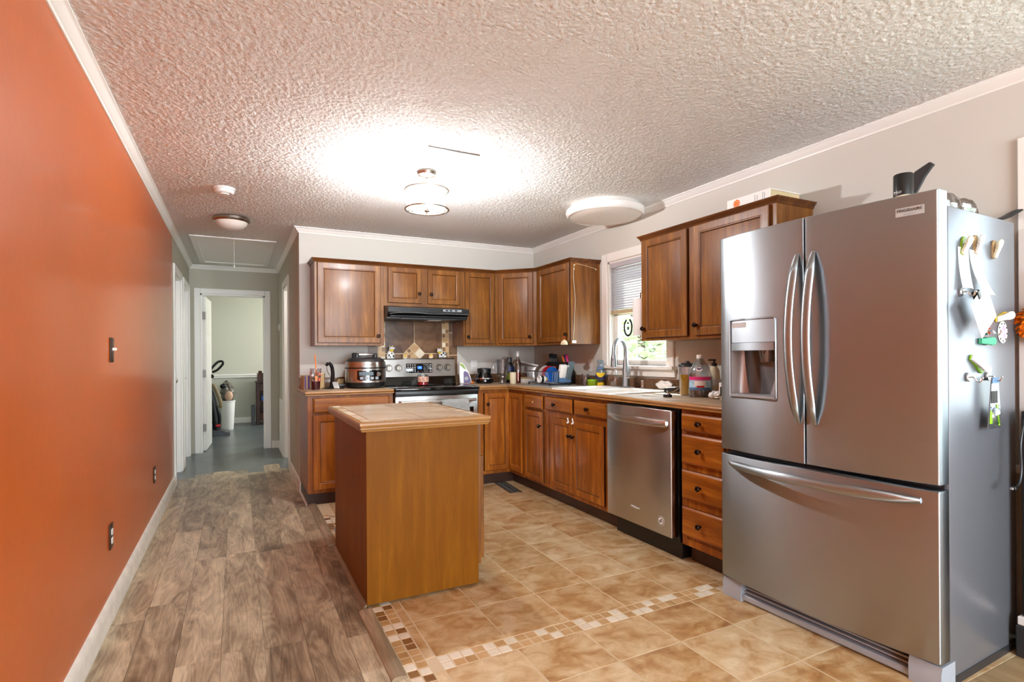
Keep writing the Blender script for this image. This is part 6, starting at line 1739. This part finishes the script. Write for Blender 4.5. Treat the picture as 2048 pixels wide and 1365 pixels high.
bm = B(); tube(bm, smooth_path([(.13, -.06, .44), (.16, -.06, .28), (.15, -.04, .12)]), .02, 10); obj('lower_hose', bm, 'black', t)
bm = B(); tube(bm, smooth_path([(.02, 0, .78), (.03, 0, .96), (.05, 0, 1.02), (.13, 0, 1.115), (.19, 0, 1.13), (.205, 0, 1.09), (.13, 0, 1.0), (.06, 0, .965)]), .018, 10); obj('handle', bm, 'black', t)
bm = B(); box(bm, .10, .17, -.09, -.05, .13, .17, .01, 2); obj('red_pedal', bm, 'red', t)
t = thing('waste_bin', 'tall white bin heaped with bags beside the vacuum', 'bin', (-.145, 10.12, 0))
bm = B(); lathe(bm, [(0, .0), (.085, .0), (.088, .01), (.112, .46), (.118, .465), (.118, .48), (.108, .48), (.083, .015), (0, .012)], seg=30); obj('bin_body', bm, 'cplast' if False else 'whitep', t)
bm = B()
bmesh.ops.create_icosphere(bm, subdivisions=3, radius=.12, matrix=Matrix.Translation((.0, 0, .62)))
for v in bm.verts: d = (v.co - Vector((0, 0, .62))); v.co = Vector((0, 0, .62)) + Vector((d.x * .85, d.y * .85, d.z * 1.45)) * (.85 + .3 * rn.random())
bag_ = obj('dark_bag', bm, mat('smoky_plastic', '#6a645c', .2, var=.4, vscale=30), t, 0)
bm = B(); ball(bm, (.02, -.08, .56), .06, 1, .6, 1.4, 14); obj('peach_bag', bm, 'coral' if False else mat('peach_plastic', '#d8b094', .4), t)
bm = B(); ball(bm, (-.06, -.07, .72), .045, 1.1, .7, .9, 12); obj('dark_lump', bm, 'black', t)
t = thing('wooden_cabinet', 'red-brown wooden shelf cabinet against the far room wall', 'cabinet', (.30, 10.50, 0))
for x in (0, .60):
    for y in (0, .36):
        bm = B(); box(bm, x, x + .05, y, y + .05, 0, .74, .003, 1); obj('leg', bm, 'redwood', t)
bm = B(); box(bm, -.015, .665, -.015, .425, .74, .765, .004, 1); obj('top', bm, 'redwood', t)
bm = B(); box(bm, .02, .63, .05, .40, .765, .905, .003, 1); obj('gallery', bm, 'redwood', t)
bm = B(); box(bm, .05, .60, .004, .40, .60, .735, .002, 1); obj('drawer', bm, 'redwood', t)
for z in (.07, .40):
    bm = B(); box(bm, .02, .63, .01, .40, z, z + .02); obj('shelf', bm, 'redwood', t)
bm = B(); box(bm, .02, .63, .01, .03, .095, .20); obj('lower_front', bm, 'redwood', t)
bm = B(); box(bm, .01, .64, .395, .405, .05, .74); obj('back_panel', bm, 'woodd', t)
t = thing('small_ornament', 'small red-brown ornament on top of the far cabinet', 'ornament', (.365, 10.62, .906))
bm = B(); box(bm, -.03, .03, -.03, .03, 0, .045, .008, 2); obj('ornament_body', bm, 'redwood', t)
t = thing('blue_box', 'small blue box on the far cabinet shelf', 'box', (.43, 10.62, .4205))
bm = B(); box(bm, -.045, .045, -.04, .04, 0, .08, .004, 1); obj('carton', bm, 'blue', t)
t = thing('folded_board', 'black panel standing on the floor beside the far cabinet', 'panel', (.255, 10.62, 0), 0)
bm = B(); box(bm, -.035, .025, -.15, .15, 0.002, .34, .004, 1); obj('panel_body', bm, 'black', t)
